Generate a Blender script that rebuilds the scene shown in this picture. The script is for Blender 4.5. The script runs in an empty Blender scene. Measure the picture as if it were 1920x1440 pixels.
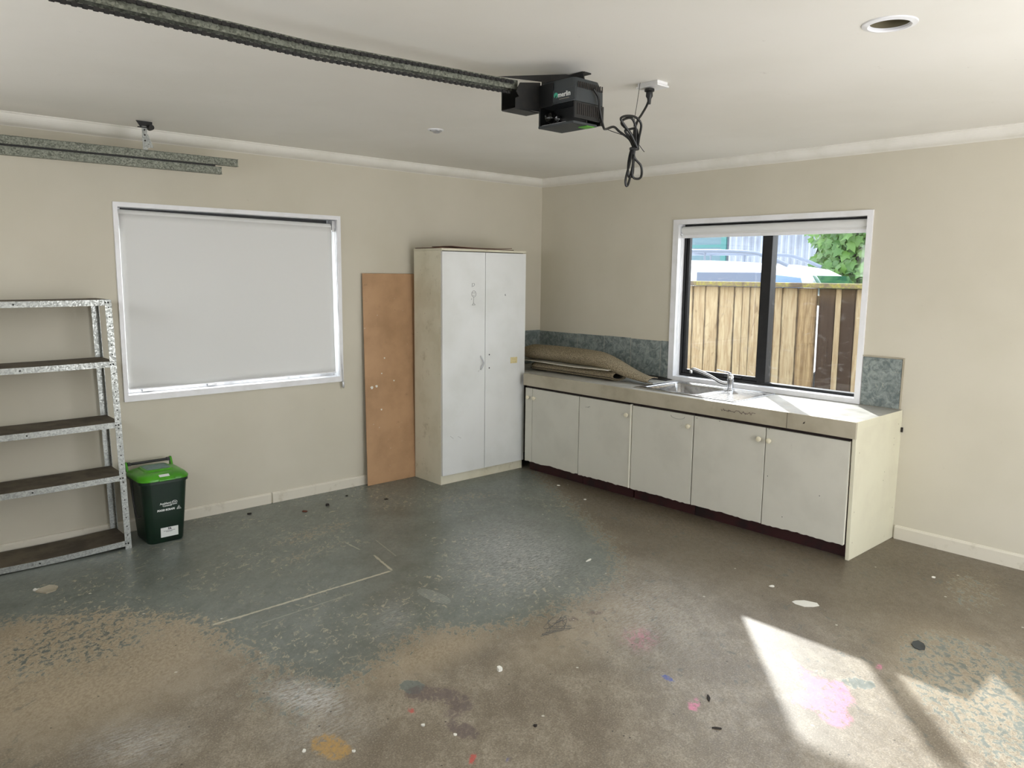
import bpy, math, random
import numpy as np
from mathutils import Vector, Matrix
random.seed(7); rng = np.random.RandomState(7)
sc = bpy.context.scene
C = sc.collection
PI = math.pi

# ------------------------------------------------------------------ camera, world, sun, exposure
CAM = Vector((-4.8483, -4.9345, 1.5895)); YAW, PITCH, ROLL, FPX = 0.8297, -0.1420, 0.0112, 1446.93
fw = Vector((math.cos(YAW)*math.cos(PITCH), math.sin(YAW)*math.cos(PITCH), math.sin(PITCH)))
rt = Vector((math.sin(YAW), -math.cos(YAW), 0)); up = rt.cross(fw)
rt, up = rt*math.cos(ROLL)+up*math.sin(ROLL), -rt*math.sin(ROLL)+up*math.cos(ROLL)
cam = bpy.data.cameras.new('camera'); camo = bpy.data.objects.new('camera', cam); C.objects.link(camo)
m3 = Matrix((rt, up, -fw)).transposed()
camo.matrix_world = Matrix.Translation(CAM) @ m3.to_4x4()
cam.sensor_width = 36; cam.lens = FPX/1920*36; cam.clip_start = .05; cam.clip_end = 300
sc.camera = camo

sc.view_settings.view_transform = 'Standard'; sc.view_settings.look = 'None'
sc.view_settings.gamma = 1; sc.view_settings.use_curve_mapping = False
sc.view_settings.exposure = 0.17

w = bpy.data.worlds.new('world'); sc.world = w; w.use_nodes = True
wn = w.node_tree.nodes; wl = w.node_tree.links; wn.clear()
wo = wn.new('ShaderNodeOutputWorld'); wb = wn.new('ShaderNodeBackground'); sky = wn.new('ShaderNodeTexSky')
sky.sky_type = 'PREETHAM'; sky.sun_direction = (0.65, 0.585, 0.49); sky.turbidity = 3.5
wm = wn.new('ShaderNodeMix'); wm.data_type = 'RGBA'; wm.inputs[0].default_value = .75
wl.new(sky.outputs[0], wm.inputs[6]); wm.inputs[7].default_value = (.93, .96, 1, 1)
wl.new(wm.outputs[2], wb.inputs[0]); wb.inputs[1].default_value = 5.4
wl.new(wb.outputs[0], wo.inputs[0])

def light(name, kind, loc, d, energy, color=(1, 1, 1), **kw):
    l = bpy.data.lights.new(name, kind); l.energy = energy; l.color = color
    for k, v in kw.items(): setattr(l, k, v)
    o = bpy.data.objects.new(name, l); C.objects.link(o); o.location = loc
    o.rotation_euler = Vector(d).to_track_quat('-Z', 'Y').to_euler(); return o
SUN_DIR = (-0.743, -0.669, -0.560)
light('sun', 'SUN', (8, 7, 6), SUN_DIR, 7.8, (1.0, .99, .98), angle=math.radians(.9))
# added fill light, set inside the door opening of the unseen back wall
light('back_fill', 'AREA', (-1.9, -5.42, 1.1), (0, 1, 0.12), 19, (1.0, .98, .94), shape='RECTANGLE', size=2.2, size_y=1.9)
# added weaker fill light, just inside the unseen garage door
light('garage_fill', 'AREA', (-5.33, -2.6, 1.75), (1, 0, -.1), 4, (.95, .98, 1.0), shape='RECTANGLE', size=4.2, size_y=.5)

# ------------------------------------------------------------------ node helpers
class NT:
    def __init__(s, name):
        s.m = bpy.data.materials.new(name); s.m.use_nodes = True
        s.t = s.m.node_tree; s.n = s.t.nodes; s.l = s.t.links; s.n.clear()
        s.out = s.n.new('ShaderNodeOutputMaterial'); s.b = s.n.new('ShaderNodeBsdfPrincipled')
        s.l.new(s.b.outputs[0], s.out.inputs[0])
        s.co = s.n.new('ShaderNodeTexCoord').outputs['Object']
    def put(s, sock, v):
        if hasattr(v, 'is_output'): s.l.new(v, sock)
        elif isinstance(v, (tuple, list)) and len(v) == 3 and sock.type == 'RGBA': sock.default_value = (*v, 1)
        else: sock.default_value = v
    def map(s, scale=(1, 1, 1), rot=(0, 0, 0), loc=(0, 0, 0), vec=None):
        k = s.n.new('ShaderNodeMapping'); s.l.new(vec or s.co, k.inputs[0])
        k.inputs['Scale'].default_value = scale; k.inputs['Rotation'].default_value = rot; k.inputs['Location'].default_value = loc
        return k.outputs[0]
    def noise(s, scale, detail=4, rough=.55, vec=None, dist=0):
        k = s.n.new('ShaderNodeTexNoise'); s.l.new(vec or s.co, k.inputs['Vector'])
        k.inputs['Scale'].default_value = scale; k.inputs['Detail'].default_value = detail
        k.inputs['Roughness'].default_value = rough; k.inputs['Distortion'].default_value = dist
        return k.outputs['Fac']
    def voro(s, scale, feat='F1', out='Distance', vec=None):
        k = s.n.new('ShaderNodeTexVoronoi'); s.l.new(vec or s.co, k.inputs['Vector']); k.feature = feat
        k.inputs['Scale'].default_value = scale; return k.outputs[out]
    def ramp(s, v, lo, hi, a=0, b=1):
        k = s.n.new('ShaderNodeMapRange'); k.interpolation_type = 'SMOOTHSTEP'
        s.put(k.inputs[0], v); k.inputs[1].default_value = lo; k.inputs[2].default_value = hi
        k.inputs[3].default_value = a; k.inputs[4].default_value = b; return k.outputs[0]
    def math(s, op, a, b=0):
        k = s.n.new('ShaderNodeMath'); k.operation = op; s.put(k.inputs[0], a); s.put(k.inputs[1], b); return k.outputs[0]
    def mul(s, a, b): return s.math('MULTIPLY', a, b)
    def add(s, a, b): return s.math('ADD', a, b)
    def mix(s, f, a, b):
        k = s.n.new('ShaderNodeMix'); k.data_type = 'RGBA'; s.put(k.inputs[0], f); s.put(k.inputs[6], a); s.put(k.inputs[7], b)
        return k.outputs[2]
    def bump(s, h, strength=.3, dist=.01):
        k = s.n.new('ShaderNodeBump'); s.put(k.inputs['Height'], h); k.inputs['Strength'].default_value = strength
        k.inputs['Distance'].default_value = dist; s.l.new(k.outputs[0], s.b.inputs['Normal'])
    def attr(s, name):
        k = s.n.new('ShaderNodeVertexColor'); k.layer_name = name
        q = s.n.new('ShaderNodeSeparateColor'); s.l.new(k.outputs[0], q.inputs[0]); return q.outputs
    def fin(s, col, rough=.5, metal=0, spec=.5):
        s.put(s.b.inputs['Base Color'], col); s.put(s.b.inputs['Roughness'], rough); s.put(s.b.inputs['Metallic'], metal)
        s.put(s.b.inputs['Specular IOR Level'], spec); return s.m
def srgb(r, g, b):
    f = lambda c: (c/255/12.92 if c/255 <= .04045 else ((c/255+.055)/1.055)**2.4)
    return (f(r), f(g), f(b))
def plain(name, col, rough=.5, metal=0, col2=None, nscale=8, lo=.45, hi=.65, bump=0, spec=.5, vec=None, amt=1):
    t = NT(name); v = t.map(vec) if vec else None
    c = col
    n = t.noise(nscale, 5, .6, v)
    if col2 is not None: c = t.mix(t.ramp(n, lo, hi, 0, amt), col, col2)
    if bump: t.bump(n, bump, .005)
    return t.fin(c, rough, metal, spec)

M = {}
def wallmat(name, col, col2):
    t = NT(name)
    c = t.mix(t.ramp(t.noise(1.3, 4), .35, .7), col, col2)
    t.bump(t.noise(260, 3), .12, .002)
    c = t.mix(t.ramp(t.noise(17, 6, .7), .66, .74, 0, .18), c, srgb(120, 110, 95))
    return t.fin(c, .62, 0, .35)
M['wall'] = wallmat('painted_plaster_beige', srgb(206, 200, 183), srgb(200, 194, 176))
M['ceiling'] = wallmat('ceiling_white', srgb(236, 233, 225), srgb(231, 228, 219))
M['white'] = plain('gloss_white_paint', srgb(236, 236, 238), .3, col2=srgb(222, 222, 220), nscale=6, amt=.6)
M['cornice'] = plain('cornice_white', srgb(232, 229, 220), .5, col2=srgb(224, 221, 210), nscale=3)
M['base'] = plain('baseboard_paint', srgb(214, 208, 192), .45, col2=srgb(188, 180, 160), nscale=9, lo=.55, hi=.75)
M['black'] = plain('bronze_aluminium', srgb(16, 16, 18), .5, 0, col2=srgb(24, 24, 26), nscale=10)
M['blackpl'] = plain('black_plastic', srgb(14, 15, 15), .42, col2=srgb(20, 21, 21), nscale=20)
M['greypl'] = plain('dark_grey_plastic', srgb(50, 55, 57), .5, col2=srgb(42, 46, 48), nscale=12)
M['blacksteel'] = plain('black_steel', srgb(17, 17, 16), .5, 0, col2=srgb(30, 27, 24), nscale=30)
M['alu'] = plain('silver_aluminium', srgb(205, 206, 208), .35, .6, col2=srgb(180, 180, 182), nscale=12)
M['chrome'] = plain('chrome', srgb(205, 206, 208), .12, 1)
M['steel'] = plain('brushed_steel', srgb(190, 190, 190), .2, 1, col2=srgb(170, 170, 172), nscale=40)
def galv(name, a, b, rough=.42):
    t = NT(name); v = t.voro(150, out='Color')
    s_ = t.n.new('ShaderNodeSeparateColor'); t.l.new(v, s_.inputs[0])
    c = t.mix(s_.outputs[0], a, b)
    c = t.mix(t.ramp(t.noise(60, 6, .7), .58, .72, 0, .6), c, srgb(80, 76, 66))
    return t.fin(c, t.ramp(s_.outputs[1], 0, 1, rough-.12, rough+.12), .75)
M['galv'] = galv('galvanised_steel', srgb(178, 180, 175), srgb(142, 145, 141))
M['galvdark'] = galv('weathered_galvanised_steel', srgb(146, 149, 137), srgb(92, 95, 85), .5)
M['shelftop'] = plain('dusty_brown_shelf_top', srgb(98, 88, 72), .75, col2=srgb(66, 58, 47), nscale=7, lo=.35, hi=.7)
def blindmat():
    t = NT('white_blind_fabric')
    t.bump(t.noise(500, 2), .08, .002)
    m = t.fin(srgb(226, 226, 223), .75)
    tr = t.n.new('ShaderNodeBsdfTranslucent'); tr.inputs[0].default_value = (.9, .95, 1, 1)
    ms = t.n.new('ShaderNodeMixShader'); ms.inputs[0].default_value = .035
    t.l.new(t.b.outputs[0], ms.inputs[1]); t.l.new(tr.outputs[0], ms.inputs[2]); t.l.new(ms.outputs[0], t.out.inputs[0])
    return m
M['blind'] = blindmat()
def glassmat(name, tint=(1, 1, 1), dirty=0.0):
    t = NT(name)
    g = t.n.new('ShaderNodeBsdfGlossy'); g.inputs['Roughness'].default_value = .02
    tr = t.n.new('ShaderNodeBsdfTransparent'); tr.inputs[0].default_value = (*tint, 1)
    lw = t.n.new('ShaderNodeLayerWeight'); lw.inputs[0].default_value = .5
    fr_ = t.add(t.mul(t.math('POWER', lw.outputs['Facing'], 4), .7), .04)
    ms = t.n.new('ShaderNodeMixShader'); t.l.new(fr_, ms.inputs[0]); t.l.new(tr.outputs[0], ms.inputs[1]); t.l.new(g.outputs[0], ms.inputs[2])
    last = ms.outputs[0]
    if dirty:
        d = t.n.new('ShaderNodeBsdfDiffuse'); d.inputs[0].default_value = (.9, .92, .95, 1)
        f = t.mul(t.ramp(t.noise(9, 5, .6, t.map((1, 1, 3), (.5, 0, 0)), .8), .55, .78), dirty)
        f = t.add(f, t.mul(t.ramp(t.noise(140, 2), .74, .78), dirty*2.5))
        m2 = t.n.new('ShaderNodeMixShader'); t.l.new(f, m2.inputs[0]); t.l.new(last, m2.inputs[1]); t.l.new(d.outputs[0], m2.inputs[2]); last = m2.outputs[0]
    t.l.new(last, t.out.inputs[0]); return t.m
M['glass'] = glassmat('window_glass', (.97, .985, .98), .10)
M['bulbglass'] = glassmat('clear_plastic', (.8, .8, .78))
def melamine():
    t = NT('scuffed_white_melamine')
    c = t.mix(t.ramp(t.noise(2.5, 4), .4, .7), srgb(222, 223, 220), srgb(212, 213, 208))
    c = t.mix(t.ramp(t.noise(22, 7, .75, t.map((1, 1, .6), (0, .4, 0))), .66, .74, 0, .45), c, srgb(150, 146, 130))
    return t.fin(c, t.ramp(t.noise(5), .3, .7, .28, .42))
M['melamine'] = melamine()
def cream(name, a, b, dirt, lo=.56, hi=.7):
    t = NT(name)
    c = t.mix(t.ramp(t.noise(3, 4, .6), .4, .7), a, b)
    c = t.mix(t.ramp(t.noise(9, 8, .75, t.map((1, 1, .8))), lo, hi, 0, .4), c, dirt)
    t.bump(t.noise(60, 4), .08, .003)
    return t.fin(c, .5)
M['creamside'] = cream('aged_cream_board', srgb(216, 211, 190), srgb(202, 196, 172), srgb(140, 128, 95))
M['cabdoor'] = cream('painted_cabinet_door', srgb(206, 203, 190), srgb(198, 195, 182), srgb(150, 143, 124), .66, .76)
M['cabend'] = cream('painted_cabinet_end', srgb(218, 214, 190), srgb(210, 205, 182), srgb(120, 110, 88), .68, .74)
M['fascia'] = cream('worn_worktop_edge', srgb(178, 170, 150), srgb(160, 151, 130), srgb(92, 82, 66), .60, .74)
M['kick'] = plain('dark_maroon_kickboard', srgb(52, 16, 18), .5, col2=srgb(26, 10, 12), nscale=5)
M['void'] = plain('gap_shade_carcass', srgb(38, 24, 20), .8)  # carcass coloured dark to paint the shadow line under the worktop edge
M['edge'] = plain('white_edge_strip', srgb(232, 228, 212), .4)
def top():
    t = NT('worn_laminate_worktop')
    c = t.mix(t.ramp(t.noise(3, 5), .35, .7), srgb(186, 184, 176), srgb(166, 164, 156))
    c = t.mix(t.ramp(t.noise(14, 7, .7, t.map((3, .8, 1))), .52, .7, 0, .6), c, srgb(128, 130, 130))
    return t.fin(c, t.ramp(t.noise(9), .3, .7, .28, .45))
M['top'] = top()
def tile():
    t = NT('marbled_grey_green_tile')
    n = t.noise(16, 8, .7, dist=1.6)
    c = t.mix(t.ramp(n, .35, .65), srgb(96, 106, 106), srgb(146, 154, 150))
    c = t.mix(t.ramp(t.noise(30, 8, .75, dist=2.5), .56, .68, 0, .8), c, srgb(186, 184, 166))
    c = t.mix(t.ramp(t.noise(9, 6, .7, dist=1), .58, .7, 0, .7), c, srgb(70, 78, 78))
    return t.fin(c, .3)
M['tile'] = tile()
M['grout'] = plain('pale_grout', srgb(176, 172, 160), .8)
def hardboard(name, a, b):
    t = NT(name)
    c = t.mix(t.ramp(t.noise(3, 5, .6), .35, .7), a, b)
    c = t.mix(t.ramp(t.noise(12, 7, .7, t.map((1, 1, 1.6))), .62, .76, 0, .55), c, srgb(88, 62, 40))
    c = t.mix(t.ramp(t.noise(45, 3, .5), .755, .77), c, srgb(214, 206, 196))
    return t.fin(c, .6)
M['hardboard'] = hardboard('stained_hardboard', srgb(186, 148, 110), srgb(164, 128, 92))
M['darkboard'] = hardboard('dark_hardboard', srgb(104, 70, 50), srgb(78, 52, 38))
def carpet():
    t = NT('brown_fleck_carpet')
    n = t.noise(180, 4, .8)
    c = t.mix(t.ramp(n, .38, .62), srgb(92, 82, 64), srgb(176, 162, 136))
    t.bump(n, .9, .006)
    return t.fin(c, .95, 0, .1)
M['carpet'] = carpet()
M['backing'] = plain('dark_carpet_backing', srgb(34, 32, 30), .9)
M['greenlid'] = plain('lime_green_plastic', srgb(74, 158, 26), .3, col2=srgb(62, 138, 22), nscale=8)
M['greenbin'] = plain('dark_green_plastic', srgb(12, 38, 24), .38, col2=srgb(9, 28, 18), nscale=6)
M['inkwhite'] = plain('white_print', srgb(225, 228, 225), .5)
M['inkdark'] = plain('dark_ink', srgb(50, 50, 62), .6)
M['pencil'] = plain('pencil_mark', srgb(98, 98, 96), .7)
M['purpleink'] = plain('purple_marker', srgb(72, 44, 62), .6)
M['tealink'] = plain('green_print', srgb(60, 160, 130), .5)
M['sticker'] = plain('yellowed_sticker', srgb(214, 200, 150), .6, col2=srgb(196, 180, 128), nscale=60)
M['bluesticker'] = plain('grey_blue_lid_sticker', srgb(112, 142, 138), .5, col2=srgb(96, 124, 120), nscale=40)
M['knob'] = plain('cream_knob', srgb(222, 214, 188), .35)
M['chip'] = plain('white_chip', srgb(226, 224, 214), .7)
M['darkscrap'] = plain('dark_scrap', srgb(40, 34, 30), .8)
M['brownscrap'] = plain('brown_scrap', srgb(92, 48, 32), .8)

# ------------------------------------------------------------------ mesh helpers
class MB:
    def __init__(s): s.v = []; s.f = []
    def box(s, x0, x1, y0, y1, z0, z1):
        b = len(s.v)
        for z in (z0, z1):
            for x, y in ((x0, y0), (x1, y0), (x1, y1), (x0, y1)): s.v.append((x, y, z))
        s.f += [tuple(b+i for i in q) for q in ((3, 2, 1, 0), (4, 5, 6, 7), (0, 1, 5, 4), (1, 2, 6, 5), (2, 3, 7, 6), (3, 0, 4, 7))]
        return s
    def prism(s, prof, axis, a, b):
        """closed profile of (u,v) extruded along axis from a to b; axis x: (y,z), y: (x,z), z: (x,y)"""
        n = len(prof); k = len(s.v)
        for t in (a, b):
            for u, v in prof:
                s.v.append((t, u, v) if axis == 'x' else (u, t, v) if axis == 'y' else (u, v, t))
        s.f.append(tuple(range(k, k+n))); s.f.append(tuple(range(k+2*n-1, k+n-1, -1)))
        for i in range(n):
            j = (i+1) % n; s.f.append((k+i, k+n+i, k+n+j, k+j))
        return s
    def tube(s, pts, r, n=10, closed=False, flat=1.0, caps=True):
        pts = [Vector(p) for p in pts]; k = len(s.v); N = len(pts)
        rr = r if isinstance(r, (list, tuple)) else [r]*N
        prev = None
        for i, p in enumerate(pts):
            d = (pts[min(i+1, N-1)]-pts[max(i-1, 0)]).normalized()
            if prev is None:
                a = Vector((0, 0, 1)) if abs(d.z) < .9 else Vector((1, 0, 0))
                u = d.cross(a).normalized()
            else: u = (prev - d*prev.dot(d)).normalized()
            prev = u; vv = d.cross(u)
            for j in range(n):
                t = 2*PI*j/n; s.v.append(tuple(p+u*math.cos(t)*rr[i]+vv*math.sin(t)*rr[i]*flat))
        for i in range(N-1):
            for j in range(n):
                q = (j+1) % n; s.f.append((k+i*n+j, k+i*n+q, k+(i+1)*n+q, k+(i+1)*n+j))
        if caps:
            s.f.append(tuple(k+j for j in range(n))[::-1]); s.f.append(tuple(k+(N-1)*n+j for j in range(n)))
        return s
    def lathe(s, c, prof, n=24, axis='z'):
        """prof of (r, h) around axis through c"""
        k = len(s.v); c = Vector(c)
        for r, h in prof:
            for j in range(n):
                a = 2*PI*j/n; x, y = r*math.cos(a), r*math.sin(a)
                d = (x, y, h) if axis == 'z' else (h, x, y) if axis == 'x' else (x, h, y)
                s.v.append(tuple(c+Vector(d)))
        for i in range(len(prof)-1):
            for j in range(n):
                q = (j+1) % n; s.f.append((k+i*n+j, k+i*n+q, k+(i+1)*n+q, k+(i+1)*n+j))
        s.f.append(tuple(k+j for j in range(n))[::-1]); s.f.append(tuple(k+(len(prof)-1)*n+j for j in range(n)))
        return s
    def loft(s, rings, cap=True):
        k = len(s.v); n = len(rings[0])
        for r in rings: s.v += [tuple(p) for p in r]
        for i in range(len(rings)-1):
            for j in range(n):
                q = (j+1) % n; s.f.append((k+i*n+j, k+i*n+q, k+(i+1)*n+q, k+(i+1)*n+j))
        if cap:
            s.f.append(tuple(k+j for j in range(n))[::-1]); s.f.append(tuple(k+(len(rings)-1)*n+j for j in range(n)))
        return s
    def grid(s, P):
        """P[i][j] points -> open sheet"""
        k = len(s.v); a, b = len(P), len(P[0])
        for r in P: s.v += [tuple(p) for p in r]
        for i in range(a-1):
            for j in range(b-1): s.f.append((k+i*b+j, k+i*b+j+1, k+(i+1)*b+j+1, k+(i+1)*b+j))
        return s
    def poly(s, pts): k = len(s.v); s.v += [tuple(p) for p in pts]; s.f.append(tuple(range(k, k+len(pts)))); return s
    def xf(s, fn): s.v = [tuple(fn(*p)) for p in s.v]; return s

ORG = {}
def tag(o, label=None, cat=None, group=None, kind=None):
    if label: o['label'] = label
    if cat: o['category'] = cat
    if group: o['group'] = group
    if kind: o['kind'] = kind
    return o
def thing(name, label, cat, loc, group=None):
    o = bpy.data.objects.new(name, None); C.objects.link(o); o.location = loc; o.empty_display_size = .05
    ORG[o.name] = Vector(loc); return tag(o, label, cat, group)
def obj(name, mb, mat, parent=None, bevel=0, smooth=False, loc=None, solid=0, label=None, kind=None, seg=2):
    org = ORG[parent.name] if parent else Vector(loc or (0, 0, 0))
    me = bpy.data.meshes.new(name); me.from_pydata([tuple(Vector(p)-org) for p in mb.v], [], mb.f)
    me.validate(); me.update()
    import bmesh
    bm = bmesh.new(); bm.from_mesh(me); bmesh.ops.recalc_face_normals(bm, faces=bm.faces); bm.to_mesh(me); bm.free()
    if mat: me.materials.append(M[mat] if isinstance(mat, str) else mat)
    o = bpy.data.objects.new(name, me); C.objects.link(o)
    if parent: o.parent = parent
    else: o.location = org
    ORG[o.name] = org
    if smooth:
        me.shade_smooth()
        try: me.set_sharp_from_angle(angle=math.radians(40))
        except Exception: pass
    if solid:
        q = o.modifiers.new('s', 'SOLIDIFY'); q.thickness = solid; q.offset = 0
    if bevel:
        q = o.modifiers.new('b', 'BEVEL'); q.width = bevel; q.segments = seg; q.limit_method = 'ANGLE'
    if label: o['label'] = label
    if kind: o['kind'] = kind
    return o
def struct(name, mb, mat, **kw):
    o = obj(name, mb, mat, **kw); o['kind'] = 'structure'; return o
def text(name, s, size, loc, xdir, ydir, mat, parent, ext=.0004, align='CENTER', bold=0, shear=0):
    cu = bpy.data.curves.new(name, 'FONT'); cu.body = s; cu.size = size; cu.extrude = ext; cu.align_x = align; cu.align_y = 'CENTER'
    cu.offset = bold; cu.shear = shear; cu.resolution_u = 3; cu.materials.append(M[mat])
    tmp = bpy.data.objects.new('tmp', cu); C.objects.link(tmp); bpy.context.view_layer.update()
    me_ = bpy.data.meshes.new_from_object(tmp.evaluated_get(bpy.context.evaluated_depsgraph_get())); bpy.data.objects.remove(tmp)
    me_.name = name; me_.materials.clear(); me_.materials.append(M[mat])
    o = bpy.data.objects.new(name, me_); C.objects.link(o); o['kind'] = 'stuff'
    x = Vector(xdir).normalized(); y = Vector(ydir).normalized(); z = x.cross(y)
    mw = Matrix((x, y, z)).transposed().to_4x4(); mw.translation = Vector(loc)-(ORG[parent.name] if parent else Vector())
    if parent: o.parent = parent
    o.matrix_local = mw; return o
def stroke(name, lines, r, mat, parent):
    mb = MB()
    for l in lines: mb.tube(l, r, 5)
    return obj(name, mb, mat, parent, kind='stuff' if len(lines) > 1 else None)
def spline(pts, n=10):
    """Catmull-Rom"""
    P = [Vector(p) for p in pts]; P = [P[0]*2-P[1]]+P+[P[-1]*2-P[-2]]; out = []
    for i in range(1, len(P)-2):
        for k in range(n):
            t = k/n; a, b, c, d = P[i-1:i+3]
            out.append(.5*((2*b)+(-a+c)*t+(2*a-5*b+4*c-d)*t*t+(-a+3*b-3*c+d)*t**3))
    out.append(P[-2]); return out

H = 2.4
XW, YW = -5.36, -5.45          # far side walls (behind the camera)
# ------------------------------------------------------------------ floor with wear masks
def sdf(px, py, poly):
    d = np.full(px.shape, 1e9); ins = np.zeros(px.shape, bool); n = len(poly)
    for i in range(n):
        x1, y1 = poly[i]; x2, y2 = poly[(i+1) % n]; ex, ey = x2-x1, y2-y1
        t = np.clip(((px-x1)*ex+(py-y1)*ey)/(ex*ex+ey*ey+1e-12), 0, 1)
        d = np.minimum(d, np.hypot(px-x1-t*ex, py-y1-t*ey))
        c = ((y1 > py) != (y2 > py)) & (px < (x2-x1)*(py-y1)/(y2-y1+1e-12)+x1); ins ^= c
    return np.where(ins, d, -d)
st = .0225
xs = np.arange(XW, .0001, st); xs[-1] = 0; ys = np.arange(YW, .0001, st); ys[-1] = 0
X, Y = np.meshgrid(xs, ys, indexing='ij')
def ell(cx, cy, a, b, ang=0, soft=.5):
    u = (X-cx)*math.cos(ang)+(Y-cy)*math.sin(ang); v = -(X-cx)*math.sin(ang)+(Y-cy)*math.cos(ang)
    return np.clip((1-np.sqrt((u/a)**2+(v/b)**2))/soft, 0, 1)
def band(poly, wdt): return np.clip(sdf(X, Y, poly)/wdt*.5+.5, 0, 1)
paint_poly = [(-5.5, .1), (-5.5, -.55), (-4.6, -.82), (-4.25, -.98), (-3.95, -1.15), (-3.72, -1.40), (-3.62, -1.62), (-3.63, -1.80), (-3.57, -2.20), (-3.50, -2.42), (-3.34, -2.40),
              (-3.15, -2.33), (-2.9, -2.27), (-2.7, -2.43), (-2.45, -2.50), (-2.1, -2.50), (-1.8, -2.45), (-1.55, -2.25), (-1.35, -1.95), (-1.15, -1.6), (-.95, -1.25), (-.8, -.95), (-.6, -.6), (-.5, .1)]
paint = band(paint_poly, .26)
paint = np.maximum(paint, .47*ell(-4.05, -1.35, .75, .50, .3, .6))       # flaked zone at the left
paint = np.maximum(paint, .44*ell(-3.65, -2.35, .22, .45, 0, .6))
paint = np.maximum(paint, .50*ell(-1.62, -4.18, .80, .42, .75, .35))      # half worn paint in the sun patch
paint = np.maximum(paint, .62*ell(-1.75, -4.55, .7, .5, .5, .5))
paint = np.maximum(paint, .42*ell(-.55, -3.75, .5, .25, .3, .6))
paint = np.maximum(paint, .9*ell(-3.24, -2.62, .055, .07, 0, .3))
paint = np.maximum(paint, .8*ell(-1.90, -3.76, .05, .09, .7, .3))
paint = np.minimum(paint, 1-.42*ell(-2.65, -.75, .75, .22, .15, .7))      # worn flecks
paint = np.minimum(paint, 1-.40*ell(-2.85, -1.05, .45, .15, .2, .7))
paint = np.minimum(paint, 1-.38*ell(-1.5, -.75, .7, .2, -.3, .7))
pale_mask = .75*ell(-1.95, -1.75, .9, .42, .7, .9)+.95*ell(-3.58, -2.40, .13, .22, .35, .7)+.35*ell(-3.62, -2.62, .25, .25, .3, .8)+.8*ell(-4.15, -2.3, .2, .25, .6, .9)*.7+.35*ell(-1.95, -2.1, .6, .3, .5, .9)
pale_mask = pale_mask+.5*ell(-2.0, -2.75, .75, .45, .7, .95)+.35*ell(-2.95, -2.05, .35, .12, .9, .8)  # pale patches over the floor, largest around the middle
dirt = band([(-1.05, -.5), (-1.35, -1.3), (-1.35, -2.2), (-1.1, -2.9), (-1.15, -3.4), (-.5, -4.3), (.1, -5.5), (.1, -.3)], .8)
tan_ = .9*ell(-4.1, -1.5, .9, .75, .3, .5)+.8*ell(-3.0, -2.45, .5, .18, .1, .8)+.5*ell(-2.3, -2.72, .7, .25, .1, .8)+.8*ell(-.45, -3.72, .35, .2, .3, .8)+.6*ell(-1.45, -3.95, .6, .3, .5, .6)+.5*ell(-.9, -2.1, .2, .4, 0, .9)
pink = 1.0*ell(-2.12, -3.72, .15, .095, -.6, .5)+.8*ell(-2.00, -3.71, .08, .07, .3, .6)+.7*ell(-2.19, -3.79, .09, .06, .3, .6)+.85*ell(-2.02, -3.62, .12, .07, .9, .7)+.55*ell(-1.92, -3.48, .14, .045, .85, .7)+.7*ell(-2.2, -3.83, .08, .05, .2, .6)+.8*ell(-2.52, -3.42, .055, .022, .5, .4)+.35*ell(-2.25, -2.95, .25, .16, .6, .9)+.8*ell(-1.70, -3.76, .03, .01, .5, .4)
purple = .9*ell(-3.24, -2.69, .07, .085, .3, .45)+.85*ell(-3.17, -2.79, .055, .12, .15, .4)+1.0*ell(-3.27, -2.97, .045, .09, .2, .45)+.9*ell(-2.33, -2.62, .03, .025, 0, .4)+.9*ell(-2.20, -2.65, .05, .018, -.3, .4)+.5*ell(-3.22, -2.87, .07, .05, 0, .5)
yellow = 1.0*ell(-3.665, -2.755, .062, .10, .1, .35)
red = 1.0*ell(-3.345, -3.12, .012, .035, -.5, .4)+.9*ell(-3.335, -2.755, .012, .02, 0, .4)
blue = 1.0*ell(-2.43, -3.245, .012, .052, .2, .4)+.5*ell(-2.38, -3.1, .015, .02, .2, .4)+.4*ell(-3.26, -3.2, .02, .02, 0, .5)
teal = .8*ell(-1.665, -3.77, .025, .018, 0, .4)+.5*ell(-1.385, -3.79, .05, .022, .6, .4)
def col_attr(me, name, r, g, b):
    a = me.color_attributes.new(name, 'FLOAT_COLOR', 'POINT')
    d = np.stack([r.ravel(), g.ravel(), b.ravel(), np.ones(r.size)], 1).astype('f'); a.data.foreach_set('color', d.ravel())
nx, ny = X.shape
me = bpy.data.meshes.new('floor')
V = np.stack([X.ravel(), Y.ravel(), np.zeros(X.size)], 1)
idx = np.arange(nx*ny).reshape(nx, ny)
Fq = np.stack([idx[:-1, :-1].ravel(), idx[1:, :-1].ravel(), idx[1:, 1:].ravel(), idx[:-1, 1:].ravel()], 1)
me.from_pydata(V.tolist(), [], Fq.tolist())
col_attr(me, 'wearA', paint, pale_mask, dirt); col_attr(me, 'wearB', pink, purple, yellow); col_attr(me, 'wearC', tan_, red, blue)
floor = bpy.data.objects.new('floor', me); C.objects.link(floor); floor['kind'] = 'structure'

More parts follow.
